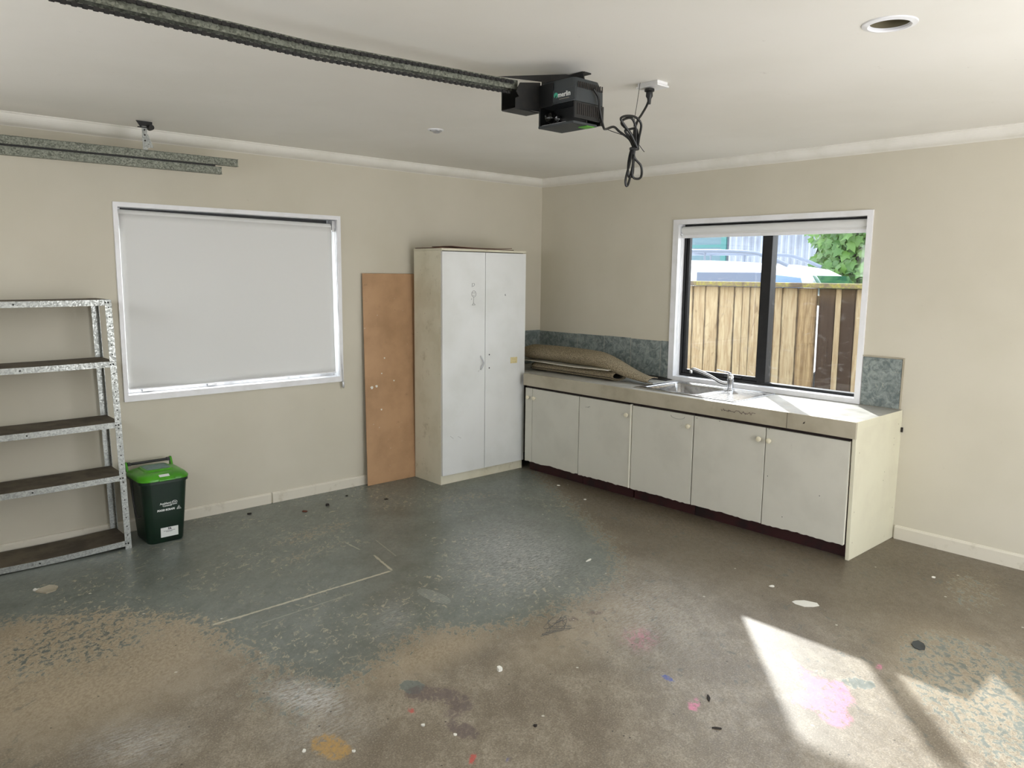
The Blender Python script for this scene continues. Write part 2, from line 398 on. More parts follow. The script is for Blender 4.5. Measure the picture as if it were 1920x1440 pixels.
t = NT('worn_painted_concrete')
A, B_, Cc = t.attr('wearA'), t.attr('wearB'), t.attr('wearC')
str_v = t.map((1, 1, 1), (0, 0, -.83)); v2 = t.map((1.0, 1.5, 1), vec=str_v)     # brushing direction
nf = t.noise(25, 9, .74, v2, .5); nm = t.noise(5.5, 9, .72, v2); nff = t.noise(55, 6, .75, v2); nl = t.noise(1.2, 4, .6)
conc = t.mix(t.ramp(nm, .40, .60), srgb(124, 113, 96), srgb(158, 147, 129))
conc = t.mix(t.ramp(nff, .42, .60, 0, .7), conc, srgb(118, 108, 92))
nbig = t.noise(2.2, 5, .65, str_v); ngr = t.noise(150, 4, .8)
conc = t.mix(t.ramp(nbig, .46, .62, 0, .5), conc, srgb(104, 92, 75)); conc = t.mix(t.ramp(ngr, .52, .62, 0, .5), conc, srgb(92, 82, 68)); conc = t.mix(t.ramp(ngr, .46, .38, 0, .5), conc, srgb(186, 176, 158))
conc = t.mix(t.mul(Cc[0], .75), conc, t.mix(t.ramp(nff, .42, .58), srgb(154, 138, 112), srgb(188, 172, 146)))
conc = t.mix(t.mul(A[2], t.ramp(nm, .3, .6, .6, 1)), conc, t.mix(t.ramp(nff, .4, .65), srgb(68, 59, 45), srgb(104, 92, 73)))
pt = t.mix(t.ramp(nm, .3, .7), srgb(103, 109, 103), srgb(124, 129, 122))
pt = t.mix(t.ramp(nff, .48, .62, 0, .45), pt, srgb(98, 102, 94))
pt = t.mix(t.ramp(nbig, .45, .62, 0, .45), pt, srgb(92, 95, 86)); pt = t.mix(t.ramp(ngr, .54, .64, 0, .35), pt, srgb(80, 82, 74))
thr = t.add(t.mul(t.math('SUBTRACT', nf, .5), 1.9), A[0])
pm = t.ramp(thr, .50, .54)
edge = t.mul(t.ramp(thr, .44, .50), t.math('SUBTRACT', 1, t.ramp(thr, .50, .54)))
col = t.mix(pm, conc, pt)
col = t.mix(t.mul(edge, .55), col, srgb(184, 172, 146))
flk = t.ramp(t.noise(21, 9, .75, v2, .8), .565, .59)
flk = t.mul(flk, t.ramp(nl, .45, .6, .1, 1))
col = t.mix(t.mul(t.mul(flk, pm), .85), col, srgb(178, 168, 144))
flk2 = t.mul(t.ramp(t.noise(13, 8, .7, v2, .4), .575, .61), t.ramp(nl, .44, .6, 0, .7))
col = t.mix(t.mul(flk2, t.math('SUBTRACT', 1, pm)), col, srgb(88, 92, 86))
scr = t.ramp(t.noise(10, 7, .8, t.map((1, 9, 1), (0, 0, .5)), .3), .62, .74, 0, .35)
col = t.mix(scr, col, srgb(176, 174, 168))
dm = t.mul(A[1], t.ramp(t.noise(30, 7, .75, t.map((1, 4, 1), (0, 0, .9)), .6), .38, .66))
col = t.mix(dm, col, srgb(205, 205, 202))
def stain(m, c, lo=.25, hi=.42, sc_=26):
    global col
    k_ = t.mul(m, t.ramp(t.noise(sc_, 8, .75, v2, .6), .38, .56, .15, 1.1))
    col = t.mix(t.mul(t.ramp(k_, .10, hi+.2, 0, .9), t.ramp(nff, .35, .62, 1, .55)), col, c)
stain(B_[0], srgb(226, 122, 164)); stain(B_[1], srgb(94, 80, 80)); stain(B_[2], srgb(186, 146, 74), .28, .5); stain(Cc[1], srgb(200, 62, 60)); stain(Cc[2], srgb(44, 70, 160))
SH = (-2.665, -1.99, .05, -.999)
# thin cream scored line (an L) : distance to two segments
sep = t.n.new('ShaderNodeSeparateXYZ'); t.l.new(t.co, sep.inputs[0])
def segmask(x1, y1, x2, y2, wd, c, a=1.0):
    global col
    L = math.hypot(x2-x1, y2-y1); ux, uy = (x2-x1)/L, (y2-y1)/L
    dx = t.math('SUBTRACT', sep.outputs[0], x1); dy = t.math('SUBTRACT', sep.outputs[1], y1)
    al = t.add(t.mul(dx, ux), t.mul(dy, uy)); pe = t.math('ABSOLUTE', t.add(t.mul(dx, -uy), t.mul(dy, ux)))
    n_ = t.mul(t.math('SUBTRACT', t.noise(28, 4), .5), wd*2.0)
    k = t.math('SUBTRACT', 1, t.ramp(t.add(pe, n_), wd*.5, wd*.5+.004))
    k = t.mul(k, t.mul(t.ramp(al, 0, .02), t.math('SUBTRACT', 1, t.ramp(al, L-.02, L))))
    col = t.mix(t.mul(k, a), col, c)
segmask(-3.62, -1.592, -2.637, -1.577, .011, srgb(196, 190, 168), .9)
segmask(-2.637, -1.585, -2.584, -1.31, .009, srgb(190, 184, 162), .8)
segmask(-2.60, -1.2, -2.60, -1.02, .006, srgb(190, 184, 162), .5)
segmask(-3.45, -1.72, -2.95, -1.70, .004, srgb(176, 172, 156), .5)
segmask(-2.50, -1.42, -2.44, -1.10, .003, srgb(176, 172, 156), .5)
# dusty shoe print
u_ = t.add(t.mul(t.math('SUBTRACT', sep.outputs[0], SH[0]), SH[2]), t.mul(t.math('SUBTRACT', sep.outputs[1], SH[1]), SH[3]))
v_ = t.add(t.mul(t.math('SUBTRACT', sep.outputs[0], SH[0]), -SH[3]), t.mul(t.math('SUBTRACT', sep.outputs[1], SH[1]), SH[2]))
rr__ = t.add(t.math('POWER', t.math('ABSOLUTE', t.mul(u_, 1/.12)), 2.4), t.math('POWER', t.math('ABSOLUTE', t.mul(v_, 1/.045)), 2))
sm = t.mul(t.math('SUBTRACT', 1, t.ramp(rr__, .85, 1.05)), t.ramp(t.math('SINE', t.mul(u_, 420)), -.2, .4, .25, .75))
col = t.mix(t.mul(sm, t.ramp(nf, .35, .6, .3, .8)), col, srgb(176, 178, 170))
# specks of grit and white paint
sp = t.math('SUBTRACT', 1, t.ramp(t.voro(7), .035, .05)); col = t.mix(t.mul(sp, .85), col, srgb(210, 206, 194))
sp2 = t.math('SUBTRACT', 1, t.ramp(t.voro(12, vec=t.map((1, 1, 1), loc=(3.3, 1.7, 0))), .035, .055)); col = t.mix(t.mul(sp2, .85), col, srgb(44, 38, 32))
hgt = t.add(t.mul(pm, .6), t.mul(nff, .35)); t.bump(hgt, .16, .004)
rough = t.add(t.mul(pm, -.08), t.ramp(nf, .3, .7, .36, .52))
M['floor'] = t.fin(col, t.add(rough, t.mul(dm, .2)), 0, .6)
me.materials.append(M['floor'])
scr_ = []
r_ = random.Random(8)
for i_ in range(5):
    a0_ = r_.uniform(0, 6); scr_.append([(-2.44+.10*math.cos(a0_+k_*.7)*r_.uniform(.3, 1)-.08*(k_/12-.5), -2.62+.035*math.sin(a0_+k_*1.1)*r_.uniform(.4, 1)-.10*(k_/12-.5), .0012) for k_ in range(13)])
SCRIB = scr_
# slab edge under the floor
struct('floor', MB().box(XW, .14, YW-.02, .12, -.12, -.004), 'grout')

# ------------------------------------------------------------------ walls
def wall_holes(axis, a0, a1, t0, t1, z1, holes):
    """axis 'x': runs along x, thickness t in y"""
    mb = MB(); xsn = sorted(set([a0, a1]+[h[0] for h in holes]+[h[1] for h in holes])); zs = sorted(set([0, z1]+[h[2] for h in holes]+[h[3] for h in holes]))
    def b(p, q, r, s_):
        if axis == 'x': mb.box(p, q, t0, t1, r, s_)
        else: mb.box(t0, t1, p, q, r, s_)
    for i in range(len(xsn)-1):
        run = None
        for j in range(len(zs)-1):
            cx, cz = (xsn[i]+xsn[i+1])/2, (zs[j]+zs[j+1])/2
            if any(h[0] < cx < h[1] and h[2] < cz < h[3] for h in holes): continue
            b(xsn[i], xsn[i+1], zs[j], zs[j+1])
    return mb
WA = (-3.462, -2.028, .838, 1.952); WB = (-2.846, -1.460, .832, 1.966)
struct('wall_left', wall_holes('x', XW, .14, 0, .13, H, [WA]), 'wall')
wall_r = struct('wall_right', wall_holes('y', YW, 0, 0, .14, H, [WB]), 'wall')
struct('wall_back', wall_holes('x', XW, .14, YW-.12, YW, H, [(-3.05, -.75, 0, 2.08)]), 'wall')
struct('wall_front', wall_holes('y', YW, .13, XW-.12, XW, H, [(-5.1, -.35, 0, 2.1)]), 'wall')
# ceiling with round recess opening
DL = (-2.189, -3.81)
mb = MB(); n = 32; k = []
ring = [(DL[0]+.062*math.cos(2*PI*i/n), DL[1]+.062*math.sin(2*PI*i/n)) for i in range(n)]
x0, x1, y0, y1 = XW-.1, .14, YW-.1, .13
def outer(a):
    dx, dy = math.cos(a), math.sin(a); tt = []
    if dx > 1e-9: tt.append((x1-DL[0])/dx)
    if dx < -1e-9: tt.append((x0-DL[0])/dx)
    if dy > 1e-9: tt.append((y1-DL[1])/dy)
    if dy < -1e-9: tt.append((y0-DL[1])/dy)
    s_ = min(tt); return (DL[0]+dx*s_, DL[1]+dy*s_)
angs = sorted([2*PI*i/n for i in range(n)]+[math.atan2(cy-DL[1], cx-DL[0]) % (2*PI) for cx in (x0, x1) for cy in (y0, y1)])
inn = [(DL[0]+.062*math.cos(a), DL[1]+.062*math.sin(a), H) for a in angs]; out = [(*outer(a), H) for a in angs]
inn2 = [(p[0], p[1], H+.14) for p in inn]; out2 = [(p[0], p[1], H+.14) for p in out]
mb.loft([inn, out, out2, inn2, inn], cap=False)
struct('ceiling', mb, 'ceiling')

def cornice(name, along, a, b):
    c = .066; prof = [(0, H), (-c, H), (-c, H-.006), (-c+.004, H-.008)]
    for i in range(1, 8):
        th = PI/2*i/8; prof.append((-c+.004+(c-.010)*(1-math.cos(th))*1.0, H-.008-(c-.014)*math.sin(th)))
    prof += [(-.005, H-c+.002), (-.005, H-c), (0, H-c)]
    mb = MB().prism(prof, along, a, b); return struct(name, mb, 'cornice')
cornice('trim_1', 'x', XW, -.0)
cornice('trim_2', 'y', YW, -.0)
# baseboards
struct('baseboard_left', MB().prism([(0, 0), (-.012, 0), (-.012, .062), (-.007, .072), (0, .074)], 'x', XW, -2.585), 'base')
struct('baseboard_left', MB().prism([(0, 0), (-.012, 0), (-.012, .062), (-.007, .072), (0, .074)], 'x', -2.572, -1.42), 'base')
struct('baseboard_right', MB().prism([(0, 0), (-.012, 0), (-.012, .072), (-.006, .083), (0, .085)], 'y', YW, -3.15), 'base')
# window trims (architraves) and reveals
def trimA(name, W, ow, axis, sgn=-1):
    a0, a1, z0, z1 = W; o0, o1, p0, p1 = ow; mb = MB()
    def b(u0, u1, w0, w1, t0, t1):
        if axis == 'x': mb.box(u0, u1, t0, t1, w0, w1)
        else: mb.box(t0, t1, u0, u1, w0, w1)
    F_ = -.014; e = .002
    b(o0, a0+e, p0, p1, F_, 0); b(a1-e, o1, p0, p1, F_, 0); b(a0+e, a1-e, z1-e, p1, F_, 0); b(a0+e, a1-e, p0, z0+e, F_, 0)
    # reveal linings
    b(a0, a0+e, z0, z1, 0, .12); b(a1-e, a1, z0, z1, 0, .12); b(a0+e, a1-e, z1-e, z1, 0, .12); b(a0+e, a1-e, z0, z0+e, 0, .12)
    return struct(name, mb, 'white')
trimA('trim_3', WA, (-3.484, -2.003, .802, 1.977), 'x')
trimA('trim_4', WB, (-2.878, -1.413, .802, 1.999), 'y')

# window_1 (left wall) : silver aluminium
def winthing(name): 
    o = bpy.data.objects.new(name, None); C.objects.link(o); o['kind'] = 'structure'; ORG[o.name] = Vector((0, 0, 0)); return o
w1 = winthing('window_1'); a0, a1, z0, z1 = WA; mb = MB(); f = .035
a0 += .003; a1 -= .003; z0 += .003; z1 -= .003
mb.box(a0, a0+f, .07, .12, z0, z1).box(a1-f, a1, .07, .12, z0, z1).box(a0+f, a1-f, .07, .12, z0, z0+f)
obj('window_frame', mb, 'alu', w1, bevel=.002)
obj('frame_head_shade', MB().box(a0+f, a1-f, .07, .12, z1-f, z1), 'black', w1, bevel=.002)  # head coloured black to draw the shadow strip along the window top
xm = -2.70
obj('mullion', MB().box(xm-.03, xm+.03, .07, .12, z0+f, z1-f), 'alu', w1, bevel=.002)
for xa, xb in ((a0+f, xm-.03), (xm+.03, a1-f)): obj('pane', MB().box(xa, xb, .095, .099, z0+f, z1-f), 'glass', w1)
for xh in (-3.33, -2.93):
    mb = MB().box(xh-.03, xh+.03, .052, .07, z0+.006, z0+.020).tube([(xh-.02, .058, z0+.02), (xh, .050, z0+.032), (xh+.035, .050, z0+.028)], .005, 8)
    obj('window_latch', mb, 'chrome', w1, bevel=.002)
# window_2 (right wall) : bronze aluminium, opening sash on the left
w2 = winthing('window_2'); a0, a1, z0, z1 = WB; mb = MB()
a0 += .003; a1 -= .003; z0 += .003; z1 -= .003; X0, X1 = .065, .125
mb.box(X0, X1, a0, a0+.012, z0, z1).box(X0, X1, a1-.018, a1, z0, z1).box(X0, X1, a0+.012, a1-.018, z1-.03, z1).box(X0, X1, a0+.012, a1-.018, z0, z0+.018)
obj('window_frame', mb, 'black', w2, bevel=.002)
ym = -2.146
obj('mullion', MB().box(X0-.01, X1, ym-.042, ym+.020, z0+.018, z1-.03), 'black', w2, bevel=.002)
mb = MB(); s0, s1, q0, q1 = ym+.021, a1-.019, z0+.019, z1-.031
mb.box(.075, .105, s0, s0+.024, q0, q1).box(.075, .105, s1-.024, s1, q0, q1).box(.075, .105, s0+.024, s1-.024, q1-.024, q1).box(.075, .105, s0+.024, s1-.024, q0, q0+.030)
sash = obj('sash', mb, 'black', w2, bevel=.002)
obj('pane', MB().box(.088, .092, s0+.024, s1-.024, q0+.030, q1-.024), 'glass', sash)
obj('sash_stay', MB().tube([(.07, -2.0, z0+.03), (.066, -1.92, z0+.034), (.066, -1.86, z0+.03)], .006, 8).box(.062, .074, -1.95, -1.90, z0+.022, z0+.036), 'blacksteel', w2)
obj('pane', MB().box(.092, .096, a0+.012, ym-.042, z0+.018, z1-.03), 'glass', w2)

# unseen doors behind the camera; back one put in for the fill
d1 = winthing('door_1'); mb = MB()
for xa, xb in ((-3.05, -2.97), (-1.94, -1.86), (-.83, -.75)): mb.box(xa, xb, YW-.10, YW-.05, 0, 2.08)
mb.box(-2.97, -.83, YW-.10, YW-.05, 2.0, 2.08).box(-2.97, -.83, YW-.10, YW-.05, 0, .06); obj('door_frame', mb, 'black', d1)
d2 = winthing('door_2')
for i in range(4):
    mb = MB()
    if i < 3: mb.box(XW-.08, XW-.04, -5.1, -.35, i*.525+.004, (i+1)*.525-.004)
    else: mb.box(XW-.08, XW-.04, -5.1, -.35, 2.02, 2.1).box(XW-.08, XW-.04, -5.1, -.35, 1.579, 1.60)
    obj('door_panel', mb, 'cornice', d2, bevel=.004)

# ------------------------------------------------------------------ splashback tiles
def tile_run(wall, axis, edges, z0, z1, z1b=None):
    for i in range(len(edges)-1):
        a, b = edges[i], edges[i+1]; a, b = min(a, b)+.0025, max(a, b)-.0025; dz = .0025*((i*7) % 3-1)
        mb = MB().box(-.008, 0, a, b, z0, z1+dz) if axis == 'y' else MB().box(a, b, -.008, 0, z0, z1+dz)
        obj('tile', mb, 'tile', wall, bevel=.0015)
tile_run(wall_r, 'y', [-.009, -.464, -.763, -1.040, -1.335, -1.411], .803, 1.092)
tile_run(wall_r, 'y', [-2.880, -3.118], .803, 1.106)
wall_l = bpy.data.objects['wall_left']
tile_run(wall_l, 'x', [-.30, -.001], .803, 1.098); tile_run(wall_l, 'x', [-.572, -.30], .803, 1.098)
obj('tile_trim', MB().box(-.010, 0, -3.126, -3.1185, .803, 1.113).box(-.010, 0, -3.1185, -2.88, 1.108, 1.113), 'fascia', wall_r)

obj('grout', MB().box(-.0055, 0, -1.411, -.0, .801, 1.090).box(-.0055, 0, -3.118, -2.880, .801, 1.103), 'grout', wall_r)
obj('grout', MB().box(-.572, -.008, -.0055, 0, .801, 1.095), 'grout', wall_l)

# ------------------------------------------------------------------ roller blinds
rb = thing('roller_blind', 'white roller blind pulled down over the left window', 'blind', (-2.745, .035, 1.92))
obj('roller_tube', MB().tube([(-3.452, .036, 1.915), (-2.062, .036, 1.900)], .023, 18), 'blind', rb, smooth=True)
P = []
for i in range(40):
    u = i/39; x = -3.449+u*(1.386); row = []
    for j in range(26):
        v = j/25; z = 1.915-.015*u-v*(1.04-.012*u); xx = x+(.012*u*v)
        y = .014+.0035*math.sin(7*u+2*v)*v+.004*math.exp(-((u-.72+.2*v)/.12)**2)*v*v+.003*math.sin(11*u-5*v)*v**3
        row.append((xx, y, z))
    P.append(row)
obj('blind_fabric', MB().grid(P), 'blind', rb, smooth=True, solid=.0012)
obj('bottom_bar', MB().tube([(-3.449, .015, .872), (-2.05, .015, .872)], .009, 10, flat=.6), 'white', rb, smooth=True)
obj('bracket', MB().box(-2.058, -2.032, .008, .062, 1.868, 1.945), 'alu', rb, bevel=.004)
ch = []
for s_ in (0, .012): ch.append([(-2.044+s_*.7, .004-s_*.3, 1.89), (-2.034+s_*.5, -.004, 1.4), (-2.016+s_*.6, -.018, .80)])
mb = MB().tube(spline(ch[0], 12), .0016, 5).tube(spline(ch[1], 12), .0016, 5)
obj('bead_chain', mb, 'alu', rb)
obj('chain_weight', MB().lathe((-2.012, -.022, .775), [(.004, .03), (.009, .022), (.009, -.012), (.003, -.02)], 12), 'alu', rb, smooth=True)

rb = thing('roller_blind', 'white roller blind rolled up above the sink window', 'blind', (.035, -2.15, 1.93))
obj('roller_tube', MB().tube([(.034, -1.472, 1.922), (.034, -2.842, 1.922)], .027, 18), 'blind', rb, smooth=True)
obj('blind_fabric', MB().grid([[(.022, -1.476-1.362*u, 1.900), (.022, -1.476-1.362*u, 1.890), (.022, -1.476-1.362*u, 1.872)] for u in (0, .5, 1)]), 'blind', rb, solid=.0012)
obj('bottom_bar', MB().box(.016, .030, -2.838, -1.472, 1.864, 1.888), 'white', rb, bevel=.004)
obj('bracket', MB().box(.008, .062, -1.470, -1.463, 1.885, 1.950), 'alu', rb, bevel=.002)
obj('bead_chain', MB().tube(spline([(.03, -1.470, 1.90), (.02, -1.468, 1.4), (.016, -1.470, 1.0)], 8), .0016, 5), 'alu', rb)

# ------------------------------------------------------------------ kitchen base cabinets
def knob(parent, y, z, x=-.618):
    obj('knob', MB().lathe((x, y, z), [(.006, 0), (.006, -.010), (.013, -.014), (.0165, -.020), (.015, -.027), (.009, -.030)], 20, 'x'), 'knob', parent, smooth=True)
ORG['floor'] = Vector((0, 0, 0))
stroke('ink_scribble', [spline(l, 4) for l in SCRIB], .0008, 'pencil', floor)
def rough_door(y0, y1, z0, z1, seed, x0=-.618, x1=-.601):
    """door slab with chipped, swollen bottom edge"""
    r = random.Random(seed); n = 26; top_ = []; bot = []
    for i in range(n+1):
        y = y0+(y1-y0)*i/n; bot.append((y, z0+r.uniform(-.0035, .003)-.002*math.sin(9*i/n)))
    prof = bot+[(y1, z1), (y0, z1)]
    return MB().prism(prof, 'x', x0, x1)
def cabinet(label, y0, y1, doors, seed, loc):
    t_ = thing('base_cabinet', label, 'cabinet', loc, 'base cabinets under the worktop')
    mb = MB(); yy0, yy1 = y0+.001, y1-.001
    mb.box(-.600, -.014, yy0, yy0+.016, .085, .698).box(-.600, -.014, yy1-.016, yy1, .085, .698).box(-.600, -.014, yy0+.016, yy1-.016, .085, .101)
    mb.box(-.024, -.014, yy0+.016, yy1-.016, .101, .698).box(-.600, -.560, yy0+.016, yy1-.016, .682, .698)
    obj('carcass', mb, 'void', t_)
    obj('kickboard', MB().box(-.556, -.540, y0+.001, y1-.001, .0, .084), 'kick', t_)
    for i, (d0, d1, kn) in enumerate(doors):
        d = obj('door', rough_door(d0, d1, .086, .684, seed+i), 'cabdoor', t_, bevel=.0012, seg=1)
        if kn: knob(d, kn, .611)
    return t_
c1 = cabinet('base cabinet half hidden behind the tall white cupboard', -1.060, -.470, [(-.552, -.474, -.519), (-1.058, -.556, -.588)], 1, (-.3, -.57, 0))
c2 = cabinet('base cabinet with single knob at right, left of the white edge strip', -1.552, -1.062, [(-1.548, -1.064, -1.527)], 5, (-.3, -1.31, 0))
obj('edge_strip', MB().box(-.622, -.602, -1.560, -1.550, .086, .690), 'edge', c2)
c3 = cabinet('middle base cabinet under the sink, with pencil arc on its door', -2.078, -1.562, [(-2.074, -1.568, -2.046)], 9, (-.3, -1.82, 0))
c4 = cabinet('base cabinet with two doors and paired knobs beside the worktop end panel', -3.112, -2.080, [(-2.590, -2.082, -2.557), (-3.104, -2.596, -2.624)], 13, (-.3, -2.6, 0))
obj('door_edge', MB().box(-.6175, -.6015, -3.1065, -3.1045, .088, .688), 'edge', c4)
arc = [(-.6188, -1.93-.055*math.cos(a)-.02, .664+.022*-math.sin(a)*.9) for a in [PI*i/12 for i in range(13)]]
stroke('pencil_line', [arc], .0009, 'pencil', c3)
stroke('pencil_line', [[(-.6188, -1.125-.01*i, .612+.003*math.sin(i)) for i in range(4)]], .001, 'pencil', c2)
for o_, yk, zk in ((c2, -1.155, .617), (c2, -1.165, .620), (c4, -2.100, .672), (c4, -2.27, .676), (c4, -2.73, .16), (c4, -2.95, .34), (c4, -2.62, .39), (c4, -2.612, .68)):
    obj('screw_hole', MB().lathe((-.6182, yk, zk), [(.003, 0), (.0026, -.0006)], 8, 'x'), 'darkscrap', o_)
# end panel
ep = thing('end_panel', 'cream painted end panel closing the right end of the kitchen bench', 'panel', (-.3, -3.13, 0))
obj('panel', MB().prism([(-.604, 0), (-.0, 0), (-.0, .7585), (-.622, .7585), (-.622, .700)], 'y', -3.138, -3.116), 'cabend', ep, bevel=.0012, seg=1)
for xk, zk in ((-.57, .62), (-.05, .72), (-.10, .64), (-.095, .60), (-.58, .28), (-.20, .45), (-.21, .40), (-.575, .10), (-.04, .20)):
    obj('nail_hole', MB().lathe((xk, -3.1385, zk), [(.0032, 0), (.003, -.0007)], 8, 'y'), 'fascia', ep)
obj('hinge_stub', MB().box(-.012, -.002, -3.150, -3.138, .665, .695), 'darkscrap', ep, bevel=.002)

# worktop with a cut-out for the sink
wt = thing('worktop', 'long worn grey laminate worktop along the right wall', 'worktop', (-.31, -1.6, .8))
SX0, SX1, SY0, SY1 = -.500, -.095, -2.005, -1.575      # bowl
mb = MB(); xa, xb, ya, yb, za, zb = -.622, -.0085, -3.138, -.470, .7595, .800
for bx in ((xa, SX0, ya, yb), (SX1, xb, ya, yb), (SX0, SX1, ya, SY0), (SX0, SX1, SY1, yb), (-.572, xb, yb, -.010)): mb.box(*bx, za, zb)
obj('top', mb, 'top', wt)
obj('front_edge', MB().box(-.640, -.6225, -3.140, -.470, .706, .801), 'fascia', wt, bevel=.002)
obj('end_edge', MB().box(-.6223, -.0085, -3.1400, -3.1383, .758, .801), 'cabend', wt)
scb = []
r_ = random.Random(3)
for (yc, wd_) in ((-2.33, .05), (-2.40, .07), (-2.49, .08)):
    scb.append([(-.6415, yc-wd_/2+wd_*i/9+r_.uniform(-.008, .008), .757+r_.uniform(-.009, .010)) for i in range(12)])
stroke('marker_scribble', scb, .0011, 'purpleink', wt)
obj('chip', MB().prism([(-2.832, .748), (-2.842, .750), (-2.846, .764), (-2.836, .756)], 'x', -.6412, -.6395), 'darkscrap', wt)
for yk in (-2.735,): obj('joint_crack', MB().box(-.6408, -.640, yk, yk+.002, .708, .799), 'darkscrap', wt)

# sink : rim, bowl, drainer
sk = thing('kitchen_sink', 'stainless steel sink with drainer set into the worktop', 'sink', (-.31, -1.93, .8))
def rrect(x0, x1, y0, y1, r, z, n=6):
    o = []
    for cx, cy, a in ((x1-r, y1-r, 0), (x0+r, y1-r, PI/2), (x0+r, y0+r, PI), (x1-r, y0+r, 3*PI/2)):
        for i in range(n+1): o.append((cx+r*math.cos(a+PI/2*i/n), cy+r*math.sin(a+PI/2*i/n), z))
    return o
SR = (-.560, -.045, -2.330, -1.520)
bx = (SX0+.012, SX1-.012, SY0+.012, SY1-.012)
# rim plate with bowl hole: bowl loft + deck pieces
mb = MB(); mb.loft([rrect(bx[0]-.02, bx[1]+.02, bx[2]-.02, bx[3]+.02, .05, .8035), rrect(*bx, .045, .8010), rrect(bx[0]+.006, bx[1]-.006, bx[2]+.006, bx[3]-.006, .05, .785),
     rrect(bx[0]+.02, bx[1]-.02, bx[2]+.02, bx[3]-.02, .06, .665), rrect(bx[0]+.05, bx[1]-.05, bx[2]+.05, bx[3]-.05, .06, .648)], cap=False)
k_ = len(mb.v)-28; mb.f.append(tuple(range(k_, k_+28)))
obj('bowl', mb, 'steel', sk, smooth=True, solid=.0012)
mb = MB(); inn = rrect(bx[0]-.02, bx[1]+.02, bx[2]-.02, bx[3]+.02, .05, .8035)
outr = rrect(SR[0], SR[1], -2.03, SR[3], .03, .8035)
outr = [(p[0], min(p[1], SR[3]), p[2]) for p in outr]
mb.loft([inn, outr], cap=False)
mb2 = MB(); 
obj('rim', mb, 'steel', sk, smooth=True, solid=.003)
mb = MB()
P = []
for i in range(34):
    u = i/33; row = []
    for j in range(60):
        v = j/59; x = SR[0]+(SR[1]-SR[0])*u; y = -2.030-(.300)*v
        rib = .0022*math.sin(u*PI*12)**2 if (.14 < u < .80 and .08 < v < .88) else 0
        row.append((x, y, .8035+(-.003 if (.1 < u < .84 and .05 < v < .92) else 0)+rib))
    P.append(row)
obj('drainer', mb.grid(P), 'steel', sk, smooth=True, solid=.0015)
obj('rim_lip', MB().tube([(SR[0], SR[3], .802), (SR[0], SR[2], .802), (SR[1], SR[2], .802), (SR[1], SR[3], .802), (SR[0], SR[3], .802)], .0035, 8), 'steel', sk)
obj('drain', MB().lathe((-.30, -1.79, .6485), [(.040, 0), (.040, .003), (.030, .004), (.028, .001)], 24), 'chrome', sk, smooth=True)
# tap
tp = thing('mixer_tap', 'chrome mixer tap with swivel spout behind the sink', 'tap', (-.11, -2.02, .8045))
obj('body', MB().lathe((-.11, -2.02, .8045), [(.026, 0), (.026, .006), (.0215, .010), (.0215, .060), (.024, .066), (.024, .092), (.019, .104), (.006, .110)], 24), 'chrome', tp, smooth=True)
sp_ = spline([(-.11, -2.02, .840), (-.14, -1.965, .850), (-.175, -1.88, .895), (-.205, -1.79, .928), (-.212, -1.760, .926)], 8)
obj('spout', MB().tube(sp_, [.012]*26+[.011]*(len(sp_)-26), 14), 'chrome', tp, smooth=True)
obj('aerator', MB().lathe((-.212, -1.762, .900), [(.012, 0), (.0125, .004), (.0125, .024), (.010, .030)], 16), 'chrome', tp, smooth=True)
obj('lever', MB().tube([(-.110, -2.02, .912), (-.112, -2.00, .922), (-.116, -1.96, .926), (-.120, -1.915, .934)], [.014, .012, .007, .006], 10, flat=.6), 'chrome', tp, smooth=True)

# ------------------------------------------------------------------ carpet offcuts on the worktop
def flat_roll(y0, y1, xc, zc, rx, rz, nturn, wob, seed):
    """a sheet folded and rolled loosely: spiral section swept along y"""
    r = random.Random(seed); ph = r.random()*6; P = []
    for i in range(34):
        u = i/33; y = y0+(y1-y0)*u; row = []
        for j in range(56):
            v = j/55; a = v*2*PI*nturn+PI*1.15; k = 1-.30*v
            x = xc(u)+rx(u)*k*math.cos(a); z = zc(u)+rz(u)*k*math.sin(a)+wob*math.sin(5*u+2*a+ph)
            row.append((x, y, z))
        P.append(row)
    return P
cl = thing('carpet_offcut', 'flattened brown carpet roll lying directly on the worktop', 'carpet', (-.36, -.74, .8), 'carpet offcuts on the bench')
Pl = flat_roll(-.36, -1.235, lambda u: -.37+.0*u, lambda u: .839+.002*math.sin(4*u), lambda u: .095, lambda u: .035, 1.35, .0012, 1)
obj('pile', MB().grid(Pl), 'carpet', cl, smooth=True, solid=.006)
Pb = [[(p[0]*1, p[1], p[2]) for p in flat_roll(-.37, -1.225, lambda u: -.37, lambda u: .839+.002*math.sin(4*u), lambda u: .087, lambda u: .029, 1.3, .001, 1)[i]] for i in range(34)]
obj('backing', MB().grid(Pb), 'backing', cl, smooth=True, solid=.003)
cu = thing('carpet_offcut', 'upper brown carpet piece draped over the lower roll, its end hanging down', 'carpet', (-.33, -.85, .88), 'carpet offcuts on the bench')
